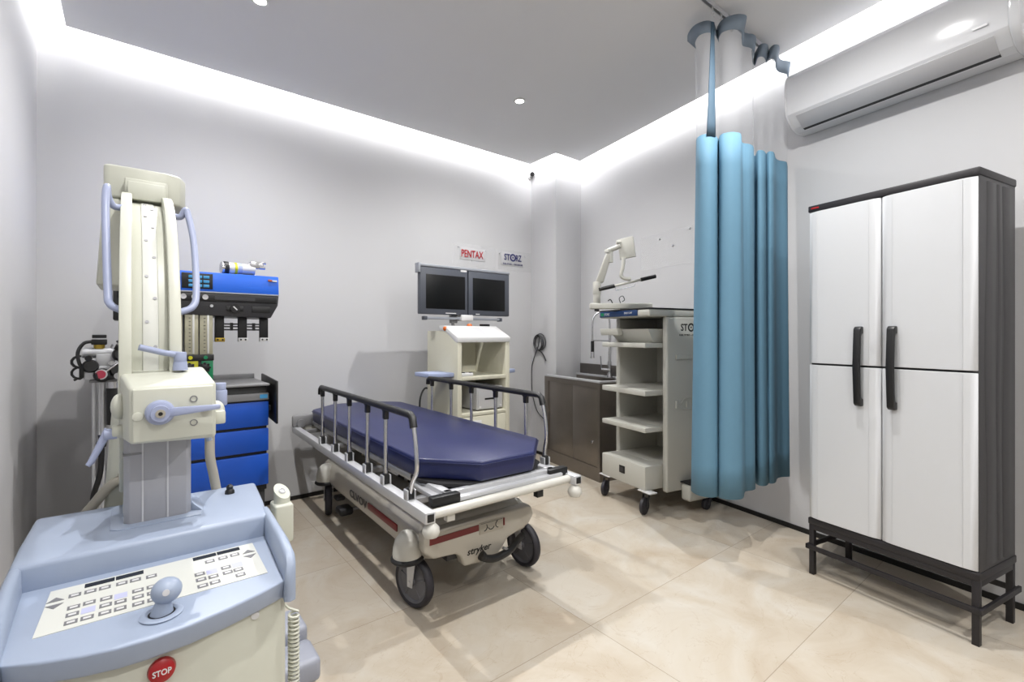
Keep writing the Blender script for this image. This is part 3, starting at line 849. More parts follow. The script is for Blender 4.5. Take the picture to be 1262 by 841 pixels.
G().prism([(3.02, .735), (3.43, .76), (3.43, 1.005), (3.02, .985)], .655, .667, 'yz', bev=.003).build('side_rail_panel', M['black'], t, world=True)
G().box(.632, .657, 3.15, 3.19, .80, .83).box(.632, .657, 3.30, 3.34, .80, .83).build('rail_bracket', M['black'], t, world=True)
G().box(-.03, .34, 3.50, 3.60, .95, 1.50, .004).box(.0, .2, 3.40, 3.51, .95, 1.40, .004).build('rear_frame', M['wall'], t, world=True)
# head
h = G().prism([(F_, 1.494), (F_ + .012, 1.604), (F_ + .42, 1.604), (F_ + .42, 1.494)], -.07, .689, 'yz', bev=.005).build('monitor_head', M['mblue'], t, world=True)
def sub(o, par=t): o.matrix_basis = par.matrix_basis.inverted(); return o
sub(G().box(.208, .350, F_ - .002, F_ + .02, 1.508, 1.592, .001).build('keypad_frame', M['black'], h))
g = G()
for r in range(3):
    for c in range(3 if r < 4 else 0):
        g.box(.238 + c * .034, .266 + c * .034, F_ - .004, F_ + .002, 1.517 + r * .024, 1.532 + r * .024, .001)
sub(g.build('legend_key', M['lcd'], h))
sub(G().box(-.06, .19, F_ - .002, F_ + .02, 1.505, 1.590, .001).build('display', M['screen'], h))
sub(G().box(.63, .65, F_ - .0005, F_ + .02, 1.573, 1.583).build('emblem_dot', M['orange'], h))
sub(G().box(.653, .678, F_ - .0005, F_ + .02, 1.572, 1.581).build('emblem_bar', M['white'], h))
G().box(-.07, .689, F_ - .002, 3.50, 1.487, 1.495, .001).build('silver_trim', M['monl'], t, world=True)
gp_ = G().prism([(-.07, 1.487), (.689, 1.487), (.684, 1.43), (.645, 1.355), (-.07, 1.372)], F_ + .004, 3.46, 'xz', bev=.006).build('gas_panel', M['dgrey'], t, world=True)
sub(G().box(-.06, .675, F_ - .003, F_ + .008, 1.442, 1.484, .002).build('gauge_strip', M['black'], gp_))
for x in (.215, .265, .315):
    sub(G().lathe([(.0001, 0), (.014, 0), (.014, .004), (.0105, .004), (.0105, .002), (.0001, .002)], (x, F_ - .002, 1.463), (0, -1, 0), cap=False).build('gauge', M['acg'], gp_))
sub(G().box(.36, .56, F_ - .004, F_, 1.452, 1.472).build('name_strip', M['dgrey'], gp_))
s0 = sub(G().box(.415, .50, F_ - .002, F_ + .01, 1.392, 1.418, .002).build('switch_plate', M['black'], gp_))
G().cyl((.457, F_, 1.405), (.457, F_ - .022, 1.405), .024).build('rotary_knob', M['black'], s0)
G().hexa([(.444, F_ - .0235, 1.414), (.450, F_ - .0235, 1.418), (.468, F_ - .0235, 1.398), (.464, F_ - .0235, 1.394), (.444, F_ - .0215, 1.414), (.450, F_ - .0215, 1.418), (.468, F_ - .0215, 1.398), (.464, F_ - .0215, 1.394)]).build('pointer', M['white'], s0)
sub(G().cyl((.345, F_ + .006, 1.416), (.345, F_ - .001, 1.416), .008).build('screw_cap', M['alu'], gp_))
sub(G().box(.545, .64, F_ + .0, F_ + .006, 1.385, 1.42, .001).build('blank_plate', M['black'], gp_))
for x, mm in ((.368, 'brass'), (.484, 'white'), (.597, 'white')):
    p = G().box(x, x + .045, F_ + .06, F_ + .09, 1.235, 1.375, .003).build('vaporizer_mount', M['black'], t, world=True)
    sub(G().box(x, x + .048, F_ + .052, F_ + .092, 1.215, 1.238, .002).build('mount_cap', M[mm], p))
    sub(G().cyl((x + .012, F_ + .052, 1.227), (x + .012, F_ + .05, 1.227), .005).cyl((x + .036, F_ + .052, 1.227), (x + .036, F_ + .05, 1.227), .005).build('port', M['black'], p))
g = G()
for z in (1.285, 1.303, 1.318):
    g.cyl((.40, F_ + .08, z), (.61, F_ + .08, z), .004)
for x in (.445, .56): g.box(x, x + .014, F_ + .07, F_ + .09, 1.28, 1.325)
g.build('interlock_rod', M['black'], t, world=True)
# flowmeters
for x, mm in ((.150, None), (.222, 'yellow'), (.290, 'green')):
    p = G().box(x, x + .062, F_ + .01, F_ + .06, 1.146, 1.377, .003).build('flowmeter', M['tubes'], t, world=True)
    sub(G().box(x + .034, x + .044, F_ + .006, F_ + .012, 1.15, 1.372, .001).build('glass_tube', M['tubeglass'], p))
    g = G()
    for k in range(10): g.box(x + .018, x + .027, F_ + .008, F_ + .0105, 1.165 + k * .02, 1.168 + k * .02)
    sub(g.build('scale_mark', M['dgrey'], p))
kb = G().box(.152, .356, F_ + .0, F_ + .07, 1.112, 1.146, .003).box(.212, .352, F_ + .012, F_ + .07, .99, 1.112, .003).build('valve_block', M['black'], t, world=True)
for x, mm in ((.247, 'yellow'), (.317, 'green')):
    sub(G().cyl((x, F_ + .0, 1.130), (x, F_ - .004, 1.130), .010).build('gas_dot', M[mm], kb))
    sub(G().box(x - .02, x + .036, F_ + .004, F_ + .014, .99, 1.112, .002).build('gas_plate', M[mm], kb))
    for z in (1.075, 1.005):
        prof = [(.0001, 0), (.024, 0), (.024, .022), (.018, .026), (.0001, .026)]
        g = G().lathe(prof, (x - .006, F_ + .004, z), (0, -1, 0), n=12, cap=False)
        for k in range(8):
            a = k * math.pi / 4
            g.cyl((x - .006 + .023 * math.cos(a), F_ - .002, z + .023 * math.sin(a)), (x - .006 + .023 * math.cos(a), F_ - .024, z + .023 * math.sin(a)), .006, n=8)
        sub(g.build('flow_knob', M['black'], kb))
G().box(-.075, -.03, F_ + .0, F_ + .2, 1.33, 1.50, .004).build('left_bracket', M['black'], t, world=True)
# absorber assembly on the left
a = G().box(-.185, -.06, F_ + .0, F_ + .08, 1.035, 1.10, .008).cyl((-.19, F_ + .04, 1.165), (-.04, F_ + .04, 1.165), .026).box(-.14, -.075, F_ + .01, F_ + .07, 1.09, 1.16, .006).cyl((-.10, F_ + .04, 1.10), (-.06, F_ + .04, 1.20), .022).build('breathing_block', M['alu'], t, world=True)
sub(G().box(-.158, -.098, F_ + .015, F_ + .065, 1.205, 1.232, .004).box(-.155, -.10, F_ + .02, F_ + .06, 1.238, 1.255, .003).build('sensor_head', M['black'], a))
sub(G().cyl((-.128, F_ + .04, 1.185), (-.128, F_ + .04, 1.206), .022).build('sensor_base', M['brass'], a))
g = G()
for c, r in (((-.16, F_ - .0, 1.10), .032), ((-.062, F_ - .002, 1.075), .030), ((-.115, F_ - .004, 1.055), .034), ((-.045, F_ + .0, 1.155), .034)):
    g.lathe([(.0001, -.02), (r * .8, -.02), (r, -.01), (r, .01), (r * .8, .02), (.0001, .02)], c, (.25, -1, .1), n=18, cap=False)
g.cyl((-.065, F_ - .01, 1.20), (-.03, F_ - .01, 1.185), .018).cyl((-.165, F_ + .0, 1.14), (-.165, F_ - .03, 1.14), .014, n=12).box(-.10, -.06, F_ - .025, F_ - .005, 1.035, 1.052, .003)
sub(g.build('valve_knob', M['black'], a))
sub(G().cyl((-.118, F_ - .022, 1.06), (-.120, F_ - .031, 1.06), .020).build('pink_cap', M['pink'], a))
sub(G().cyl((-.118, F_ - .024, 1.06), (-.1195, F_ - .029, 1.06), .025).build('cap_ring', M['white'], a))
sub(G().tube(bez([(-.10, F_ - .02, 1.075), (-.07, F_ - .02, 1.10), (-.03, F_ - .01, 1.135)], 5), .005, 8).cyl((-.055, F_ + .0, 1.05), (-.055, F_ - .03, 1.05), .016).cyl((-.08, F_ - .0, 1.115), (-.08, F_ - .025, 1.115), .012).build('chrome_fitting', M['chrome'], a))
sub(G().tube(bez([(-.155, F_ + .03, 1.222), (-.185, F_ + .02, 1.212), (-.205, F_ + .01, 1.17), (-.20, F_, 1.12), (-.185, F_ + .0, 1.085)], 6), .008, 8).tube([(-.21 + .018 * math.cos(k * .7) , F_ + .01, 1.15 - .006 * k + .012 * math.sin(k * .7)) for k in range(22)], .006, 6).build('rubber_hose', M['black'], a))
sub(G().box(-.20, -.183, F_ - .01, F_ + .03, 1.045, 1.095, .004).build('black_latch', M['black'], a))
sub(G().tube([(-.06, F_ + .04, 1.22), (.02, F_ + .1, 1.222)], .006, 8).build('chrome_arm', M['chrome'], a))
G().box(-.165, -.05, F_ + .0, F_ + .12, 1.018, 1.030, .003).box(-.06, .05, F_ + .05, F_ + .1, 1.0, 1.03).build('absorber_shelf', M['mgrey'], t, world=True)
g = G()
for x, r in ((-.150, .008), (-.128, .006), (-.115, .010), (-.09, .006)):
    g.cyl((x, F_ + .06, .17), (x, F_ + .06, 1.02), r, n=12)
g.build('support_post', M['alu'], t, world=True)
G().cyl((-.07, F_ + .05, .80), (-.07, F_ + .05, .985), .033, bev=.004).build('absorber_canister', M['black'], t, world=True)
G().cyl((-.072, F_ + .05, .985), (-.072, F_ + .05, 1.018), .028).build('canister_lid', M['chrome'], t, world=True)
G().tube(bez([(-.12, F_ + .0, .76), (-.118, F_ - .01, .66), (-.125, F_ - .01, .56), (-.15, F_ + .0, .44), (-.13, F_ + .04, .30), (-.05, F_ + .07, .20)], 8), .012, 10).box(-.14, -.10, F_ - .012, F_ + .03, .70, .725, .003).build('black_hose', M['black'], t, world=True)
G().box(-.17, .03, F_ + .03, F_ + .14, .12, .18, .004).build('absorber_foot', M['dgrey'], t, world=True)

u = thing('gas_canister', 'metal canister with yellow band lying on top of the blue machine head', 'canister', (.50, 3.2, 1.604), 0)
def hx(x): return (x, 3.20 + (x - .40) * .12, 1.644)
c = G().cyl(hx(.43), hx(.575), .036, bev=.004).build('canister', M['alu'], u, world=True)
G().cyl(hx(.402), hx(.416), .036, bev=.002).build('chrome_cap', M['chrome'], u, world=True)
G().cyl(hx(.415), hx(.436), .040).build('black_collar', M['black'], u, world=True)
G().cyl(hx(.466), hx(.480), .0375).build('yellow_band', M['yellow'], u, world=True)
G().cyl(hx(.445), hx(.464), .0368).build('white_label', M['panelwhite'], u, world=True)
G().cyl(hx(.484), hx(.505), .0368).build('violet_label', M['wing'], u, world=True)
g = G().box(-.036, .036, -.016, .016, -.022, .022, .005, 2, Matrix.Translation((.588, 3.205, 1.675)))
g.cyl((.54, 3.21, 1.672), (.57, 3.21, 1.672), .013).cyl((.618, 3.19, 1.69), (.635, 3.19, 1.69), .008).cyl((.6, 3.19, 1.66), (.63, 3.19, 1.66), .010)
g.build('valve_fitting', M['chrome'], u, world=True)
G().box(.44, .575, 3.18, 3.24, 1.604, 1.611, .002).build('rubber_rest', M['black'], u, world=True)

# ------------------------------------------------------------------ stretcher
BP, BR_ = (1.36, 2.70, 0), -1.6
t = thing('hospital_stretcher', 'wheeled hospital stretcher with fold-down chrome side rails and beige base', 'stretcher', BP, BR_)
XL, XR = -.440, .350
# base shell
g = G()
rows = []
def shell_ring(hx_, hy, r, z, n=6):
    pts = []
    for sx, sy, a0 in ((1, 1, 0), (-1, 1, 90), (-1, -1, 180), (1, -1, 270)):
        for k in range(n + 1):
            a = R(a0 + 90 * k / n)
            pts.append(((hx_ - r) * sx + r * math.cos(a) - .02, (hy - r) * sy + r * math.sin(a), z))
    return pts
for hx_, hy, r, z in ((.30, .80, .08, .235), (.31, .83, .09, .26), (.305, .83, .09, .33), (.27, .80, .09, .385), (.20, .76, .09, .405), (.10, .6, .05, .41)):
    rows.append(shell_ring(hx_, hy, r, z))
g.grid(rows, closed=True)
sh = g.build('base_shell', M['bedpaint'], t)
G().prism([(-.345, .385), (.255, .385), (.275, .335), (.24, .29), (.11, .255), (.075, .215), (.03, .178), (-.01, .176), (-.141, .184), (-.160, .235), (-.185, .254), (-.30, .262), (-.345, .30)], -.862, -.80, 'xz', bev=.012, seg=3).build('front_fairing', M['bedpaint'], t)
st = G().hexa([(-.320, -.865, .330), (-.065, -.865, .333), (-.065, -.86, .333), (-.320, -.86, .330), (-.320, -.865, .358), (-.065, -.865, .361), (-.065, -.86, .361), (-.320, -.86, .358)]).build('front_stripe', M['redstripe'], t)
pn = G().box(-.060, .075, -.8655, -.86, .312, .366, .001).build('pictogram_plate', M['hose'], t)
g = G()
for cx_, a0, a1 in ((-.035, -90, 40), (.005, 200, 340), (.048, 110, 260)):
    g.tube(arc((cx_, .342), .017, a0, a1, 10, 'xz', -.8662), .0022, 6)
g.tube([(-.055, -.8662, .361), (.07, -.8662, .361)], .001, 6)
g.build('pictogram', M['black'], pn)
G().box(.078, .086, -.8655, -.86, .325, .361).build('stripe_end', M['redstripe'], t)
text('stryker', .135, .040, M['black'], t, (-.06, -.8632, .243), (90, 0, 0), shear=.25, bold=.012)
# side skirt lettering / stripe on the left
G().box(-.3345, -.328, -.54, -.15, .288, .322, .001).build('side_stripe', M['redstripe'], t)
text('CLVOV', .29, .046, M['dgrey'], t, (-.3335, .012, .300), (90, 0, -90), bold=.02)
# lift columns and deck
for y in (-.42, .42):
    G().box(-.12, .10, y - .14, y + .14, .36, .535, .03, 3).build('lift_cover', M['bedpaint'], t)
    G().box(-.2, .16, y - .05, y + .05, .525, .56, .005).build('cross_beam', M['mgrey'], t)
G().box(-.30, .26, -.70, 1.02, .555, .585, .004).build('litter_deck', M['dgrey'], t)
g = G().box(-.33, -.29, -1.02, 1.06, .572, .606, .006).box(.24, .28, -1.02, 1.06, .572, .606, .006).box(-.33, .28, -1.02, -.985, .572, .606, .006).box(-.33, .28, 1.03, 1.06, .572, .606, .006)
g.build('deck_frame', M['alu'], t)
G().box(-.36, .30, -1.05, -.74, .566, .586, .004).build('foot_plate', M['alu'], t)
G().prism([(-.345, -.72), (-.345, -.82), (-.30, -.92), (-.20, -1.0), (.16, -.99), (.28, -.90), (.335, -.72)], .597, .614, 'xy', bev=.004).build('mattress_pad', M['rubber'], t)
for x in (XL, XR):
    r_ = G().box(x - .022, x + .022, -1.105, 1.06, .530, .576, .005).build('frame_rail', M['alu'], t)
    G().box(x - .014, x + .014, -1.108, -1.100, .538, .568, .001).build('rail_plug', M['black'], r_)
    b = G().lathe([(.006, .0), (.016, -.004), (.032, -.022), (.034, -.040), (.026, -.056), (.010, -.062)], (x + (.012 if x < 0 else -.005), -1.085, .530), n=24).build('bumper', M['bedwhite'], t)
for y in (-.9, -.35, .3, .9):
    for xa, xb in ((XL, -.29), (.24, XR)):
        G().box(xa, xb, y - .02, y + .02, .545, .57, .003).build('outrigger_arm', M['mgrey'], t)
G().cyl((XL + .02, -1.075, .553), (XR + .005, -1.055, .553), .019, n=20).build('push_bar', M['bedwhite'], t)
G().cyl((XL + .02, 1.05, .553), (XR, 1.05, .553), .019, n=20).build('push_bar', M['bedwhite'], t)
for x0, x1, y_ in ((-.405, -.275, -1.035), (.225, .345, -1.02)):
    G().box(x0, x1, y_ - .018, y_ + .022, .566, .606, .006).build('corner_pad', M['black'], t)
for x in (-.33, .14):
    G().box(x - .018, x + .018, -1.07, -1.04, .505, .54, .002).build('bar_bracket', M['bedwhite'] if x < 0 else M['black'], t)
G().box(-.47, -.30, 1.02, 1.045, .575, .66, .012).cyl((-.41, 1.0, .60), (-.41, 1.03, .60), .03).build('corner_socket', M['mgrey'], t)
# siderails
def siderail(x, ys, yl, yt0, yt1, zt):
    s = 1 if x > 0 else -1
    pts = [(x, yt0 + .004, zt - .045), (x, yt0, zt - .012), (x, yt0 - .02, zt)] + [(x, yt0 - .02 + (yt1 - yt0 + .04) * k / 8, zt) for k in range(1, 9)] + [(x, yt1, zt - .012), (x, yt1 - .012, zt - .05)]
    tr = G().tube(pts, .016, 12).build('side_rail', M['black'], t)
    for y in ys:
        G().cyl((x, y, .60), (x, y, zt - .01), .0095, n=14).build('rail_post', M['chrome'], t)
        G().prism([(y - .030, zt - .008), (y - .014, zt - .022), (y - .013, zt - .055), (y + .013, zt - .055), (y + .014, zt - .022), (y + .030, zt - .008)], x - .011, x + .011, 'yz', bev=.003).build('post_bracket', M['black'], tr)
    G().tube(bez([(x, yt1 - .010, zt - .035), (x, yt1 - .034, zt - .13), (x, yt1 - .040, zt - .215), (x, (yt1 + yl) / 2 - .012, .65), (x, yl, .59)], 6), .0095, 12).build('rail_post', M['chrome'], t)
    for y in list(ys) + [yl]:
        c = G().box(x - .012, x + .012, y - .014, y + .014, .576, .625, .003).build('post_clamp', M['black'], t)
        G().box(x - .02, x - .013, y - .018, y + .018, .574, .618, .002).box(x + .013, x + .02, y - .018, y + .018, .574, .618, .002).build('clamp_ear', M['alu'], c)
siderail(XL, (.345, .085, -.162, -.435, -.665), -.92, .385, -.945, .925)
siderail(XR, (.40, .12, -.14, -.41, -.70), -.86, .46, -.83, .935)
# casters
def wheel(cx_, cy_, rot, sx_, sy_, r=.118):
    G().lathe([(.064, .250), (.066, .272), (.063, .302), (.053, .336), (.032, .362), (.0001, .374)], (sx_, sy_, 0), n=28, cap=False).build('caster_dome', M['bedwhite'], t)
    G().lathe([(.03, .234), (.066, .234), (.074, .242), (.074, .250), (.066, .258), (.03, .258)], (sx_, sy_, 0), n=28).build('bumper_ring', M['rubber'], t)
    m = Matrix.Translation((cx_, cy_, 0)) @ Matrix.Rotation(R(rot), 4, 'Z')
    w = G().lathe([(r * .80, -.017), (r * .90, -.022), (r * .97, -.016), (r, -.005), (r, .005), (r * .97, .016), (r * .90, .022), (r * .80, .017)], (0, 0, r), (1, 0, 0), n=40, cap=False)
    w.bm.transform(m); w = w.build('wheel', M['tyre'], t)
    hb = G().lathe([(.0001, -.016), (.016, -.022), (.02, -.014), (r * .70, -.008), (r * .80, -.017), (r * .82, .0), (r * .80, .017), (r * .70, .008), (.02, .014), (.016, .022), (.0001, .016)], (0, 0, r), (1, 0, 0), n=40, cap=False)
    for k in range(5):
        a = k * 2 * math.pi / 5
        hb.box(-.013, .013, -.005, .005, .02, r * .72, .002, 1, Matrix.Translation((0, 0, r)) @ Matrix.Rotation(a, 4, 'X'))
    hb.bm.transform(m); hb.build('wheel_hub', M['wheel'], w)
    inv = m.inverted() @ V((sx_, sy_, .22))
    f = G()
    for sd in (-1, 1):
        xx = sd * .028
        f.hexa([(xx - .002, -.016, r - .02), (xx + .002, -.016, r - .02), (xx + .002, .016, r - .02), (xx - .002, .016, r - .02),
                (xx - .002, inv.y - .03, .245), (xx + .002, inv.y - .03, .245), (xx + .002, inv.y + .03, .245), (xx - .002, inv.y + .03, .245)], .001)
    f.cyl((-.033, 0, r), (.033, 0, r), .010)
    f.box(-.032, .032, inv.y - .035, inv.y + .035, .238, .246, .003)
    f.bm.transform(m); f.build('fork', M['alu'], t)
wheel(-.322, -.715, 16, -.368, -.740)
wheel(.323, -.712, 6, .275, -.69)
wheel(-.305, .69, -17, -.335, .64)
wheel(.30, .70, 10, .275, .66)
G().box(-.30, -.30 + .06, .60, .68, .25, .30, .01).build('caster_link', M['bedpaint'], t)
# pedals
G().tube(bez([(-.075, -.90, .235), (-.05, -.905, .215), (0.01, -.90, .20), (.10, -.885, .205), (.20, -.83, .215), (.26, -.78, .20)], 6), [.022] * 4 + [.018] * 27, 10).build('steer_pedal', M['black'], t)
G().cyl((.05, -.90, .235), (.10, -.885, .205), .007).build('pedal_rod', M['mgrey'], t)
G().box(-.20, .02, -.80, -.74, .20, .235, .006).build('pedal_bracket', M['dgrey'], t)
G().tube([(-.29, .34, .13), (-.20, .30, .14), (-.12, .26, .20)], .012, 10).build('pump_rod', M['mgrey'], t)
pp = G().box(-.35, -.26, .29, .40, .105, .155, .02, 3).build('pump_pedal', M['rubber'], t)
G().box(-.30, -.24, .52, .60, .13, .16, .012, 3).build('brake_pedal', M['dgrey'], t)
u = thing('stretcher_mattress', 'navy blue vinyl mattress with cut corners lying on the stretcher', 'mattress', BP, BR_)
u.matrix_basis = u.matrix_basis @ Matrix.Translation((0, 0, .614))
ax, ay, cx_, cyf, cyr = .352, 1.02, .150, -.80, .94
poly = [(-ax, cyf), (-cx_, -ay), (cx_ - .005, -ay), (ax, cyf), (ax, cyr), (cx_, 1.14), (-cx_, 1.14), (-ax, cyr)]
tb = bmesh.new()
A = [tb.verts.new((x * .985, y * .992, 0.0)) for x, y in poly]
B = [tb.verts.new((x, y, .092)) for x, y in poly]
tb.faces.new(A[::-1]); tb.faces.new(B)
for i in range(8): tb.faces.new((A[i], A[(i + 1) % 8], B[(i + 1) % 8], B[i]))
bmesh.ops.recalc_face_normals(tb, faces=tb.faces)
bmesh.ops.bevel(tb, geom=tb.edges[:], offset=.012, segments=3, affect='EDGES', profile=.5)
g = G(); g._merge(tb)
g.build('cover', M['navy'], u, 50)
pts = [(x * 1.004, y * 1.003, .078) for x, y in poly]
G().tube(pts, .0022, 6, True).build('piping', M['navy'], u)

# ------------------------------------------------------------------ mobile x-ray C-arm
t = thing('mobile_c_arm', 'cream and pale blue mobile x-ray C-arm with keypad console and red button', 'x-ray machine', (.05, 1.5, 0), 0)
def B_(g, n, m, par=None, smooth=38):
    o = g.build(n, m, t if par is None else par, smooth)
    # children of the C-arm are written in room coordinates
    if par is None:
        o.data.transform(t.matrix_basis.inverted())
    else:
        o.matrix_basis = t.matrix_basis.inverted()
    return o
def BS(g, n, m, par, smooth=38):
    o = g.build(n, m, par, smooth)
    o.data.transform(t.matrix_basis.inverted())
    return o
# body
bp_ = [(-.165, 1.215), (-.07, 1.162), (.03, 1.148), (.15, 1.160), (.285, 1.212), (.302, 1.74), (-.18, 1.74)]
body = B_(G().prism(bp_, .12, .665, 'xy', bev=.012, seg=3), 'body', M['cream'])
BS(G().box(.15, .30, 1.70, 1.745, .3, .6), 'rear_cover', M['cream'], body)
BS(G().tube(bez([(-.14, 1.19, .66), (-.125, 1.17, .60), (-.10, 1.155, .50), (-.08, 1.15, .3)], 6), .004, 6), 'panel_seam', M['hose'], body)
BS(G().cyl((.215, 1.19, .628), (.213, 1.178, .628), .008), 'key_switch', M['white'], body)
# console deck
def sh_z(y): return .682 + (y - 1.15) * .035
con = G()
con.prism([(-.208, 1.462), (.296, 1.462), (.312, 1.60), (.328, 1.812), (-.206, 1.822), (-.21, 1.60)], .665, .752, 'xy', bev=.012, seg=3)
deck = B_(con, 'console_deck', M['bluegrey'], None, 50)
front = [(-.178, 1.182), (-.125, 1.155), (-.071, 1.135), (-.02, 1.123), (.028, 1.120), (.09, 1.125), (.16, 1.142), (.22, 1.163), (.281, 1.190)]
tb = bmesh.new()
pl_ = front + [(.292, 1.50), (-.188, 1.50)]
A = [tb.verts.new((x, y, sh_z(y))) for x, y in pl_]
Bv = [tb.verts.new((x, y + (.012 if i < len(front) else 0), sh_z(y) - .047)) for i, (x, y) in enumerate(pl_)]
tb.faces.new(A); tb.faces.new(Bv[::-1])
for i in range(len(pl_)): tb.faces.new((A[i], Bv[i], Bv[(i + 1) % len(pl_)], A[(i + 1) % len(pl_)]))
bmesh.ops.recalc_face_normals(tb, faces=tb.faces)
es = [e for e in tb.edges if e.calc_face_angle(0) > R(35) and max(v.co.y for v in e.verts) < 1.25]
bmesh.ops.bevel(tb, geom=es, offset=.006, segments=3, affect='EDGES', profile=.5)
g = G(); g._merge(tb)
ledge = B_(g, 'console_ledge', M['bluegrey'], None, 50)
# side arms of the console
def side_arm(inn, out, tops):
    rows = []
    for (xi, yi), (xo, yo), zt in zip(inn, out, tops):
        zi = sh_z(yi)
        w = abs(xo - xi)
        s = 1 if xo > xi else -1
        zl = zi - .047
        rows.append([(xi, yi, zl), (xi, yi, zi), (xi + s * w * .05, yi, zt - .006), (xi + s * w * .25, (yi + yo) / 2, zt), (xo - s * w * .35, (yi + yo) / 2, zt - .001), (xo - s * w * .1, yo, zt - .010), (xo, yo, zt - .03), (xo, yo, zl)])
    g = G(); g.grid(rows, closed=True)
    tbm = bmesh.new()
    for r in (rows[0], rows[-1]): tbm.faces.new([tbm.verts.new(p) for p in r])
    g._merge(tbm)
    bmesh.ops.remove_doubles(g.bm, verts=g.bm.verts, dist=1e-5)
    bmesh.ops.recalc_face_normals(g.bm, faces=g.bm.faces)
    return g
B_(side_arm([(.291, 1.53), (.284, 1.38), (.279, 1.28), (.276, 1.215), (.274, 1.190), (.274, 1.180)], [(.3165, 1.53), (.311, 1.38), (.308, 1.28), (.303, 1.20), (.297, 1.178), (.284, 1.174)], [.752, .753, .752, .744, .722, .69]), 'console_arm', M['bluegrey'], None, 60)
B_(side_arm([(-.187, 1.53), (-.184, 1.38), (-.181, 1.28), (-.178, 1.20), (-.176, 1.175)], [(-.211, 1.53), (-.214, 1.38), (-.216, 1.28), (-.214, 1.19), (-.205, 1.165)], [.752, .742, .72, .70, .688]), 'console_arm', M['bluegrey'], None, 60)
# keypad
def kp(x0, x1, y0, y1, h0, h1):
    z = lambda y, h: sh_z(y) + h
    return [(x0, y0, z(y0, h0)), (x1, y0, z(y0, h0)), (x1, y1, z(y1, h0)), (x0, y1, z(y1, h0)), (x0, y0, z(y0, h1)), (x1, y0, z(y0, h1)), (x1, y1, z(y1, h1)), (x0, y1, z(y1, h1))]
KO = 0.0
g = G()
plate = [(-.145, 1.245), (.055, 1.245), (.11, 1.245), (.252, 1.245), (.252, 1.432), (-.138, 1.432)]
tb = bmesh.new()
A = [tb.verts.new((x, y, sh_z(y) + .0)) for x, y in plate]; Bv = [tb.verts.new((x, y, sh_z(y) + .0015)) for x, y in plate]
tb.faces.new(A[::-1]); tb.faces.new(Bv)
for i in range(len(plate)): tb.faces.new((A[i], A[(i + 1) % len(plate)], Bv[(i + 1) % len(plate)], Bv[i]))
g._merge(tb)
pad = B_(g, 'keypad', M['panelwhite'], ledge); pad.matrix_basis = Matrix.Identity(4); pad.data.transform(t.matrix_basis.inverted())
keys = [(-.096, 1.384), (-.071, 1.384), (-.047, 1.384), (-.018, 1.384), (.006, 1.384), (-.094, 1.329), (-.094, 1.299), (-.094, 1.268), (-.070, 1.331), (-.070, 1.268), (-.043, 1.330), (-.043, 1.300), (-.043, 1.268), (-.019, 1.298), (-.019, 1.268), (.010, 1.328), (.010, 1.298), (.010, 1.267), (.035, 1.328), (.035, 1.298), (.035, 1.267),
        (.035, 1.382), (.150, 1.383), (.178, 1.384), (.204, 1.385), (.124, 1.328), (.124, 1.299), (.124, 1.267), (.148, 1.298), (.148, 1.268), (.177, 1.327), (.177, 1.299), (.199, 1.299), (.199, 1.270)]
for x, y in keys:
    k = G().hexa(kp(x - .010, x + .010, y - .008, y + .008, .0015, .0022))
    nf = len(k.bm.faces)
    k.hexa(kp(x - .006, x + .006, y - .0035, y + .0035, .0020, .0026))
    k.bm.faces.ensure_lookup_table()
    for f in k.bm.faces[nf:]: f.material_index = 1
    BS(k, 'key', [M['key'], M['white']], pad)
g = G()
for x, y in ((-.070, 1.300), (-.019, 1.325), (.148, 1.327), (.201, 1.327)): g.hexa(kp(x - .011, x + .011, y - .012, y + .012, .0015, .0019))
BS(g, 'tinted_field', M['keyblue'], pad)
for x0, x1 in ((-.082, -.031), (-.029, .021), (.118, .167), (.169, .219)):
    BS(G().hexa(kp(x0, x1, 1.407, 1.425, .0015, .0024)), 'readout', M['display'], pad)
g = G()
for x, s in ((-.126, 1), (.234, 1)):
    for yy, sg in ((1.376, 1), (1.362, -1)):
        tb = bmesh.new()
        tri = [(x - .014, yy), (x + .014, yy), (x, yy + sg * .018)]
        if sg < 0: tri = tri[::-1]
        A = [tb.verts.new((px_, py_, sh_z(py_) + .0015)) for px_, py_ in tri]; Bv = [tb.verts.new((px_, py_, sh_z(py_) + .0024)) for px_, py_ in tri]
        tb.faces.new(A[::-1]); tb.faces.new(Bv)
        for i in range(3): tb.faces.new((A[i], A[(i + 1) % 3], Bv[(i + 1) % 3], Bv[i]))
        g._merge(tb)
BS(g, 'arrow_key', M['key'], pad)
g = G()
jx, jy = .047, 1.198
jz = sh_z(jy)
g.lathe([(.022, .0), (.036, .0), (.037, .002), (.034, .004), (.027, .005), (.022, .003)], (jx, jy, jz), cap=False)
ring = B_(g, 'joystick_collar', M['bluegrey'])
BS(G().cyl((jx, jy, jz), (jx, jy, jz + .0035), .0265), 'gaiter', M['black'], ring)
js = B_(G().lathe([(.020, .002), (.017, .014), (.014, .024), (.014, .034)], (jx, jy, jz), (.10, .02, 1)), 'joystick', M['bluegrey'])
BS(G().ball((jx + .008, jy + .001, jz + .046), .027, 1, 1, .92), 'joystick_knob', M['bluegrey'], js)
BS(G().cyl((jx + .006, jy - .0245, jz + .052), (jx + .0058, jy - .0265, jz + .0525), .006), 'thumb_mark', M['acg'], js)
kn = B_(G().lathe([(.014, 0), (.013, .008), (.009, .014), (.010, .022), (.004, .028), (.0001, .028)], (.241, 1.729, .752), cap=False), 'black_knob', M['black'])
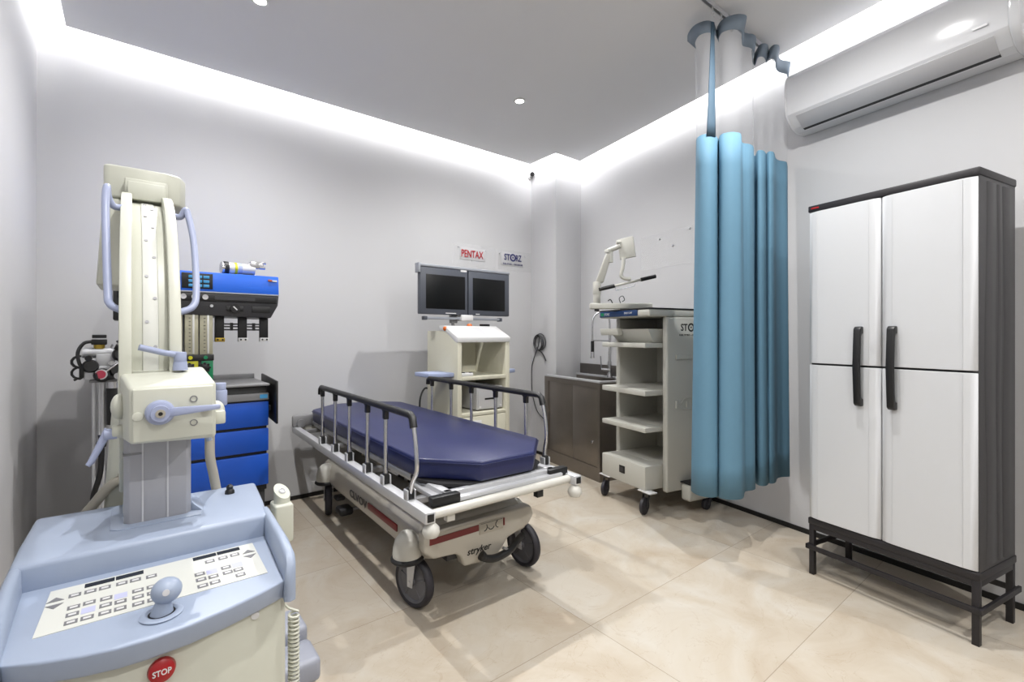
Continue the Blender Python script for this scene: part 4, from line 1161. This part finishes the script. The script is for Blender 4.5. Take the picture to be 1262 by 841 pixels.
# stop button on the body front
sb = B_(G().lathe([(.021, 0), (.023, .006), (.021, .014), (.012, .019), (.0001, .020)], (.045, 1.152, .600), (0, -1, .12), cap=False), 'stop_button', M['red'])
from mathutils import Euler
me = text_mesh('STOP', .030, .011, bold=.02)
g = G(); me.transform(Matrix.Translation((.045, 1.152 - .0195, .6023)) @ Euler((R(84), 0, 0)).to_matrix().to_4x4()); g.bm.from_mesh(me)
BS(g, 'lettering', M['whitetext'], sb)
# coiled cord on the right
pts = []
for k in range(340):
    a = k * .55
    s = k / 339
    pts.append((.321 - .03 * max(0, s - .75) * 4 + .011 * math.cos(a), 1.29 - .06 * max(0, s - .75) * 4 + .011 * math.sin(a), .545 - .30 * s))
B_(G().tube([(.300, 1.30, .57), (.312, 1.30, .555)] + pts, .0035, 6), 'coiled_cord', M['cream'])
# column
col = B_(G().prism([(-.018, 1.615), (-.006, 1.60), (.118, 1.60), (.130, 1.615), (.130, 1.74), (-.018, 1.74)], .750, 1.02, 'xy', bev=.002), 'lift_column', M['colgrey'])
g = G()
for x in (.022, .076): g.box(x - .002, x + .002, 1.5985, 1.602, .752, 1.0)
BS(g, 'column_rib', M['acg'], col)
BS(G().box(-.019, .02, 1.598, 1.603, .935, .940).box(-.0195, -.017, 1.612, 1.70, .935, .940), 'column_joint', M['mgrey'], col)
B_(G().prism([(-.045, 1.585), (-.03, 1.57), (.150, 1.57), (.158, 1.60), (.158, 1.78), (-.045, 1.78)], .750, .755, 'xy', bev=.002), 'column_flange', M['bluegrey'])
B_(G().hexa([(.128, 1.62, .752), (.160, 1.60, .752), (.165, 1.72, .752), (.128, 1.72, .752), (.128, 1.62, .80), (.134, 1.62, .775), (.134, 1.72, .775), (.128, 1.72, .80)], .006), 'column_fillet', M['bluegrey'])
# carriage housing
hou = B_(G().hexa([(-.006, 1.450, .990), (.172, 1.450, .984), (.165, 1.66, .975), (-.030, 1.66, .975), (-.006, 1.450, 1.126), (.172, 1.450, 1.130), (.165, 1.66, 1.160), (-.032, 1.66, 1.160)], .010, 3), 'carriage_housing', M['cream'])
BS(G().box(.0, .165, 1.444, 1.452, .993, 1.122, .006, 3), 'front_cover', M['cream'], hou)
for x, z, r in ((.010, 1.056, .011), (.148, 1.062, .010)):
    BS(G().cyl((x, 1.446, z), (x, 1.440, z), r, bev=.002), 'cover_cap', M['cream'], hou)
for z in (1.030, 1.090):
    BS(G().lathe([(.0062, 0), (.0085, 0), (.0085, .0015), (.0062, .0015), (.0062, 0)], (.122, 1.444, z), (0, -1, 0), n=20, cap=False), 'cover_slot', M['mgrey'], hou)
br = B_(G().lathe([(.030, 0), (.030, .014), (.026, .020), (.019, .022), (.019, .034), (.0001, .034)], (.053, 1.446, 1.063), (0, -1, 0), cap=False), 'brake_lever', M['peri'])
BS(G().hexa([(.06, 1.424, 1.050), (.178, 1.418, 1.062), (.178, 1.430, 1.062), (.06, 1.438, 1.050), (.06, 1.424, 1.074), (.178, 1.418, 1.074), (.178, 1.430, 1.074), (.06, 1.438, 1.074)], .004), 'lever_blade', M['peri'], br)
BS(G().cyl((.053, 1.414, 1.063), (.053, 1.410, 1.063), .010), 'lever_bolt', M['hose'], br)
BS(G().cyl((.053, 1.411, 1.063), (.053, 1.4085, 1.063), .0045), 'bolt_socket', M['black'], br)
tl = B_(G().cyl((.104, 1.60, 1.155), (.104, 1.60, 1.178), .018, .016).cyl((.104, 1.60, 1.177), (.104, 1.60, 1.205), .015, bev=.003), 'top_lever', M['peri'])
BS(G().tube([(.108, 1.60, 1.196), (.07, 1.595, 1.203), (.014, 1.585, 1.220)], [.009, .008, .0085], 10), 'lever_blade', M['peri'], tl)
ear = B_(G().ball((-.026, 1.58, 1.068), .022, .8, 1.2, 1.5).cyl((-.04, 1.58, 1.005), (.0, 1.58, 1.005), .017, bev=.003), 'pivot_lug', M['cream'])
BS(G().tube([(-.045, 1.58, 1.012), (-.058, 1.58, .985), (-.080, 1.575, .935), (-.086, 1.575, .928)], [.011, .009, .007, .006], 10).cyl((-.055, 1.58, 1.0), (-.03, 1.58, 1.0), .014), 'lever_blade', M['peri'], ear)
rl = B_(G().cyl((.193, 1.55, 1.055), (.193, 1.55, 1.098), .017, bev=.003).cyl((.193, 1.55, 1.098), (.193, 1.55, 1.118), .014, bev=.002), 'side_lever', M['peri'])
B_(G().ball((.178, 1.50, 1.045), .020, 1, 1, 1.5).box(.165, .196, 1.47, 1.51, 1.015, 1.050, .005), 'pivot_lug', M['cream'])
B_(G().tube([(.165, 1.60, .985), (.172, 1.60, .95)], .008, 8), 'lever_tip', M['bluegrey'])
# C-shaped arm
yc, zc, Ro = 2.20, 1.15, .60
def sector(x0, x1, r0, r1, a0, a1, n=30):
    poly = [(yc + r1 * math.cos(R(a0 + (a1 - a0) * k / n)), zc + r1 * math.sin(R(a0 + (a1 - a0) * k / n))) for k in range(n + 1)]
    poly += [(yc + r0 * math.cos(R(a1 + (a0 - a1) * k / n)), zc + r0 * math.sin(R(a1 + (a0 - a1) * k / n))) for k in range(n + 1)]
    rows = []
    for k in range(n + 1):
        a = R(a0 + (a1 - a0) * k / n)
        c, s = math.cos(a), math.sin(a)
        rows.append([(x0, yc + r0 * c, zc + r0 * s), (x1, yc + r0 * c, zc + r0 * s), (x1, yc + r1 * c, zc + r1 * s), (x0, yc + r1 * c, zc + r1 * s)])
    g = G(); g.grid(rows, closed=True)
    tb = bmesh.new()
    for r in (rows[0], rows[-1]): tb.faces.new([tb.verts.new(p) for p in r])
    g._merge(tb)
    bmesh.ops.remove_doubles(g.bm, verts=g.bm.verts, dist=1e-5)
    bmesh.ops.recalc_face_normals(g.bm, faces=g.bm.faces)
    es = [e for e in g.bm.edges if len(e.link_faces) == 2 and e.calc_face_angle(0) > R(40)]
    bmesh.ops.bevel(g.bm, geom=es, offset=.004, segments=2, affect='EDGES', profile=.5)
    return g
A0, A1 = 86, 214
g = sector(-.028, .000, Ro - .07, Ro, A0, A1)
g2 = sector(.080, .108, Ro - .07, Ro, A0, A1); m2 = bpy.data.meshes.new('x'); g2.bm.to_mesh(m2); g.bm.from_mesh(m2)
g2 = sector(-.004, .084, Ro - .055, Ro - .032, A0, A1); g2.bm.to_mesh(m2); g.bm.from_mesh(m2)
arm = B_(g, 'c_shaped_arm', M['cream'])
BS(sector(.022, .058, Ro - .034, Ro - .029, 100, A1), 'scale_strip', M['panelwhite'], arm)
g = G()
for k, a in enumerate(range(110, 176, 7)):
    a = R(a); x = .032 + (k % 2) * .018
    c, s = math.cos(a), math.sin(a)
    g.cyl((x, yc + (Ro - .03) * c, zc + (Ro - .03) * s), (x, yc + (Ro - .027) * c, zc + (Ro - .027) * s), .0045, n=12)
BS(g, 'scale_mark', M['colgrey'], arm)
BS(sector(-.004, .084, Ro - .034, Ro - .015, 97, 100, 3), 'arm_cross_piece', M['cream'], arm)
# handles
B_(G().tube(bez([(-.022, 1.87, 1.640), (-.044, 1.86, 1.640), (-.056, 1.85, 1.665), (-.058, 1.84, 1.690), (-.060, 1.80, 1.62), (-.052, 1.70, 1.38), (-.046, 1.67, 1.335), (-.022, 1.65, 1.318)], 8), .0095, 12), 'handle', M['peri'])
B_(G().tube(bez([(.100, 1.87, 1.635), (.122, 1.86, 1.633), (.134, 1.85, 1.655), (.142, 1.84, 1.630), (.152, 1.79, 1.535), (.150, 1.70, 1.385), (.138, 1.67, 1.335), (.100, 1.65, 1.315)], 8), .0095, 12), 'handle', M['peri'])
# detector head at the top end, tube housing at the bottom end
det = B_(G().prism([(-.078, 2.17), (-.06, 2.16), (.10, 2.16), (.142, 2.18), (.162, 2.24), (.162, 2.42), (-.078, 2.44)], 1.735, 1.850, 'xy', bev=.010, seg=3), 'detector_head', M['cream'])
BS(G().hexa([(-.098, 2.17, 1.425), (.03, 2.17, 1.425), (.03, 2.42, 1.425), (-.098, 2.42, 1.425), (-.079, 2.165, 1.733), (.06, 2.165, 1.733), (.06, 2.43, 1.733), (-.079, 2.43, 1.733)], .010, 3), 'detector_housing', M['cream'], det)
BS(G().box(-.012, .092, 2.06, 2.18, 1.715, 1.775, .004).box(-.02, .10, 2.12, 2.17, 1.74, 1.80, .004), 'mounting_plate', M['cream'], det)
tb_ = B_(G().hexa([(-.075, 1.86, .60), (.02, 1.86, .60), (.02, 2.10, .60), (-.075, 2.10, .60), (-.048, 1.90, 1.04), (.02, 1.90, 1.04), (.02, 2.10, 1.04), (-.048, 2.10, 1.04)], .012, 3), 'tube_housing', M['cream'])
BS(G().box(-.02, .10, 1.70, 1.95, .70, .80, .01), 'tube_bracket', M['cream'], tb_)
B_(G().tube(bez([(-.015, 1.88, .815), (-.05, 1.87, .80), (-.085, 1.87, .755), (-.12, 1.90, .69), (-.14, 1.92, .55)], 6), .014, 10).cyl((-.03, 1.878, .811), (-.005, 1.88, .818), .018), 'left_hose', M['hose'])
B_(G().tube(bez([(.19, 1.78, 1.02), (.195, 1.80, .93), (.196, 1.80, .86), (.208, 1.81, .79), (.222, 1.815, .70)], 6), .014, 12), 'right_hose', M['hose'])
# hand switch holder on the right
hs = B_(G().box(.366, .424, 1.70, 1.78, .560, .688, .008, 3).box(.29, .37, 1.71, 1.77, .58, .64, .004), 'switch_holder', M['cream'])
tb = bmesh.new()
n = 24
lo, hi = [], []
for k in range(n):
    a = 2 * math.pi * k / n
    x, y = .396 + .025 * math.cos(a), 1.742 + .025 * math.sin(a)
    lo.append(tb.verts.new((x, y, .68))); hi.append(tb.verts.new((x, y, .724 + .75 * (y - 1.742) - .35 * (x - .396))))
tb.faces.new(lo[::-1]); tb.faces.new(hi)
for k in range(n): tb.faces.new((lo[k], lo[(k + 1) % n], hi[(k + 1) % n], hi[k]))
g = G(); g._merge(tb)
hsw = BS(g, 'hand_switch', M['cream'], hs)
BS(G().lathe([(.0001, .001), (.006, .001), (.009, .004), (.012, .001)], (.396, 1.742, .724), (.27, -.58, .77), n=18, cap=False), 'switch_button', M['acg'], hs)
BS(G().box(.425, .427, 1.72, 1.76, .62, .66), 'holder_label', M['acg'], hs)
# chassis with fenders and wheels
B_(G().box(-.20, .33, 1.30, 1.95, .08, .14, .02), 'chassis', M['foot'])
for y0, y1, z1 in ((1.86, 2.02, .17), (1.70, 1.85, .135)):
    B_(G().box(.30, .515, y0, y1, .05, z1, .02, 3), 'fender', M['foot'])
for x, yy in ((.41, 1.90), (-.25, 1.90), (-.12, 1.38), (.22, 1.38)):
    B_(G().lathe([(.01, -.02), (.05, -.018), (.055, 0), (.05, .018), (.01, .02)], (x, yy, .055), (1, 0, 0)), 'wheel', M['tyre'])
B_(G().box(-.30, .42, 1.84, 1.96, .06, .10, .01), 'axle_beam', M['foot'])

# ------------------------------------------------------------------ camera, world, colour
cam = bpy.data.cameras.new('camera')
cam.sensor_width = 36; cam.lens = 36 * 585 / 1262
cam.shift_y = -6.5 / 1262
cam.clip_start = 0.02
co = bpy.data.objects.new('camera', cam); COL.objects.link(co)
co.location = (0, 0, 1.25)
co.rotation_euler = (R(90), 0, R(51.33 - 90))
sc.camera = co
w = bpy.data.worlds.new('room_world'); sc.world = w; w.use_nodes = True
w.node_tree.nodes['Background'].inputs[0].default_value = (1, 1, 1, 1)
w.node_tree.nodes['Background'].inputs[1].default_value = 0.0
sc.view_settings.view_transform = 'Standard'
sc.view_settings.look = 'None'
sc.view_settings.gamma = 1
sc.view_settings.exposure = 0.90
sc.view_settings.use_curve_mapping = False
sc.cycles.use_denoising = True
sc.cycles.max_bounces = 10
sc.cycles.diffuse_bounces = 6
sc.cycles.caustics_reflective = False
sc.cycles.caustics_refractive = False
sc.cycles.sample_clamp_indirect = 6
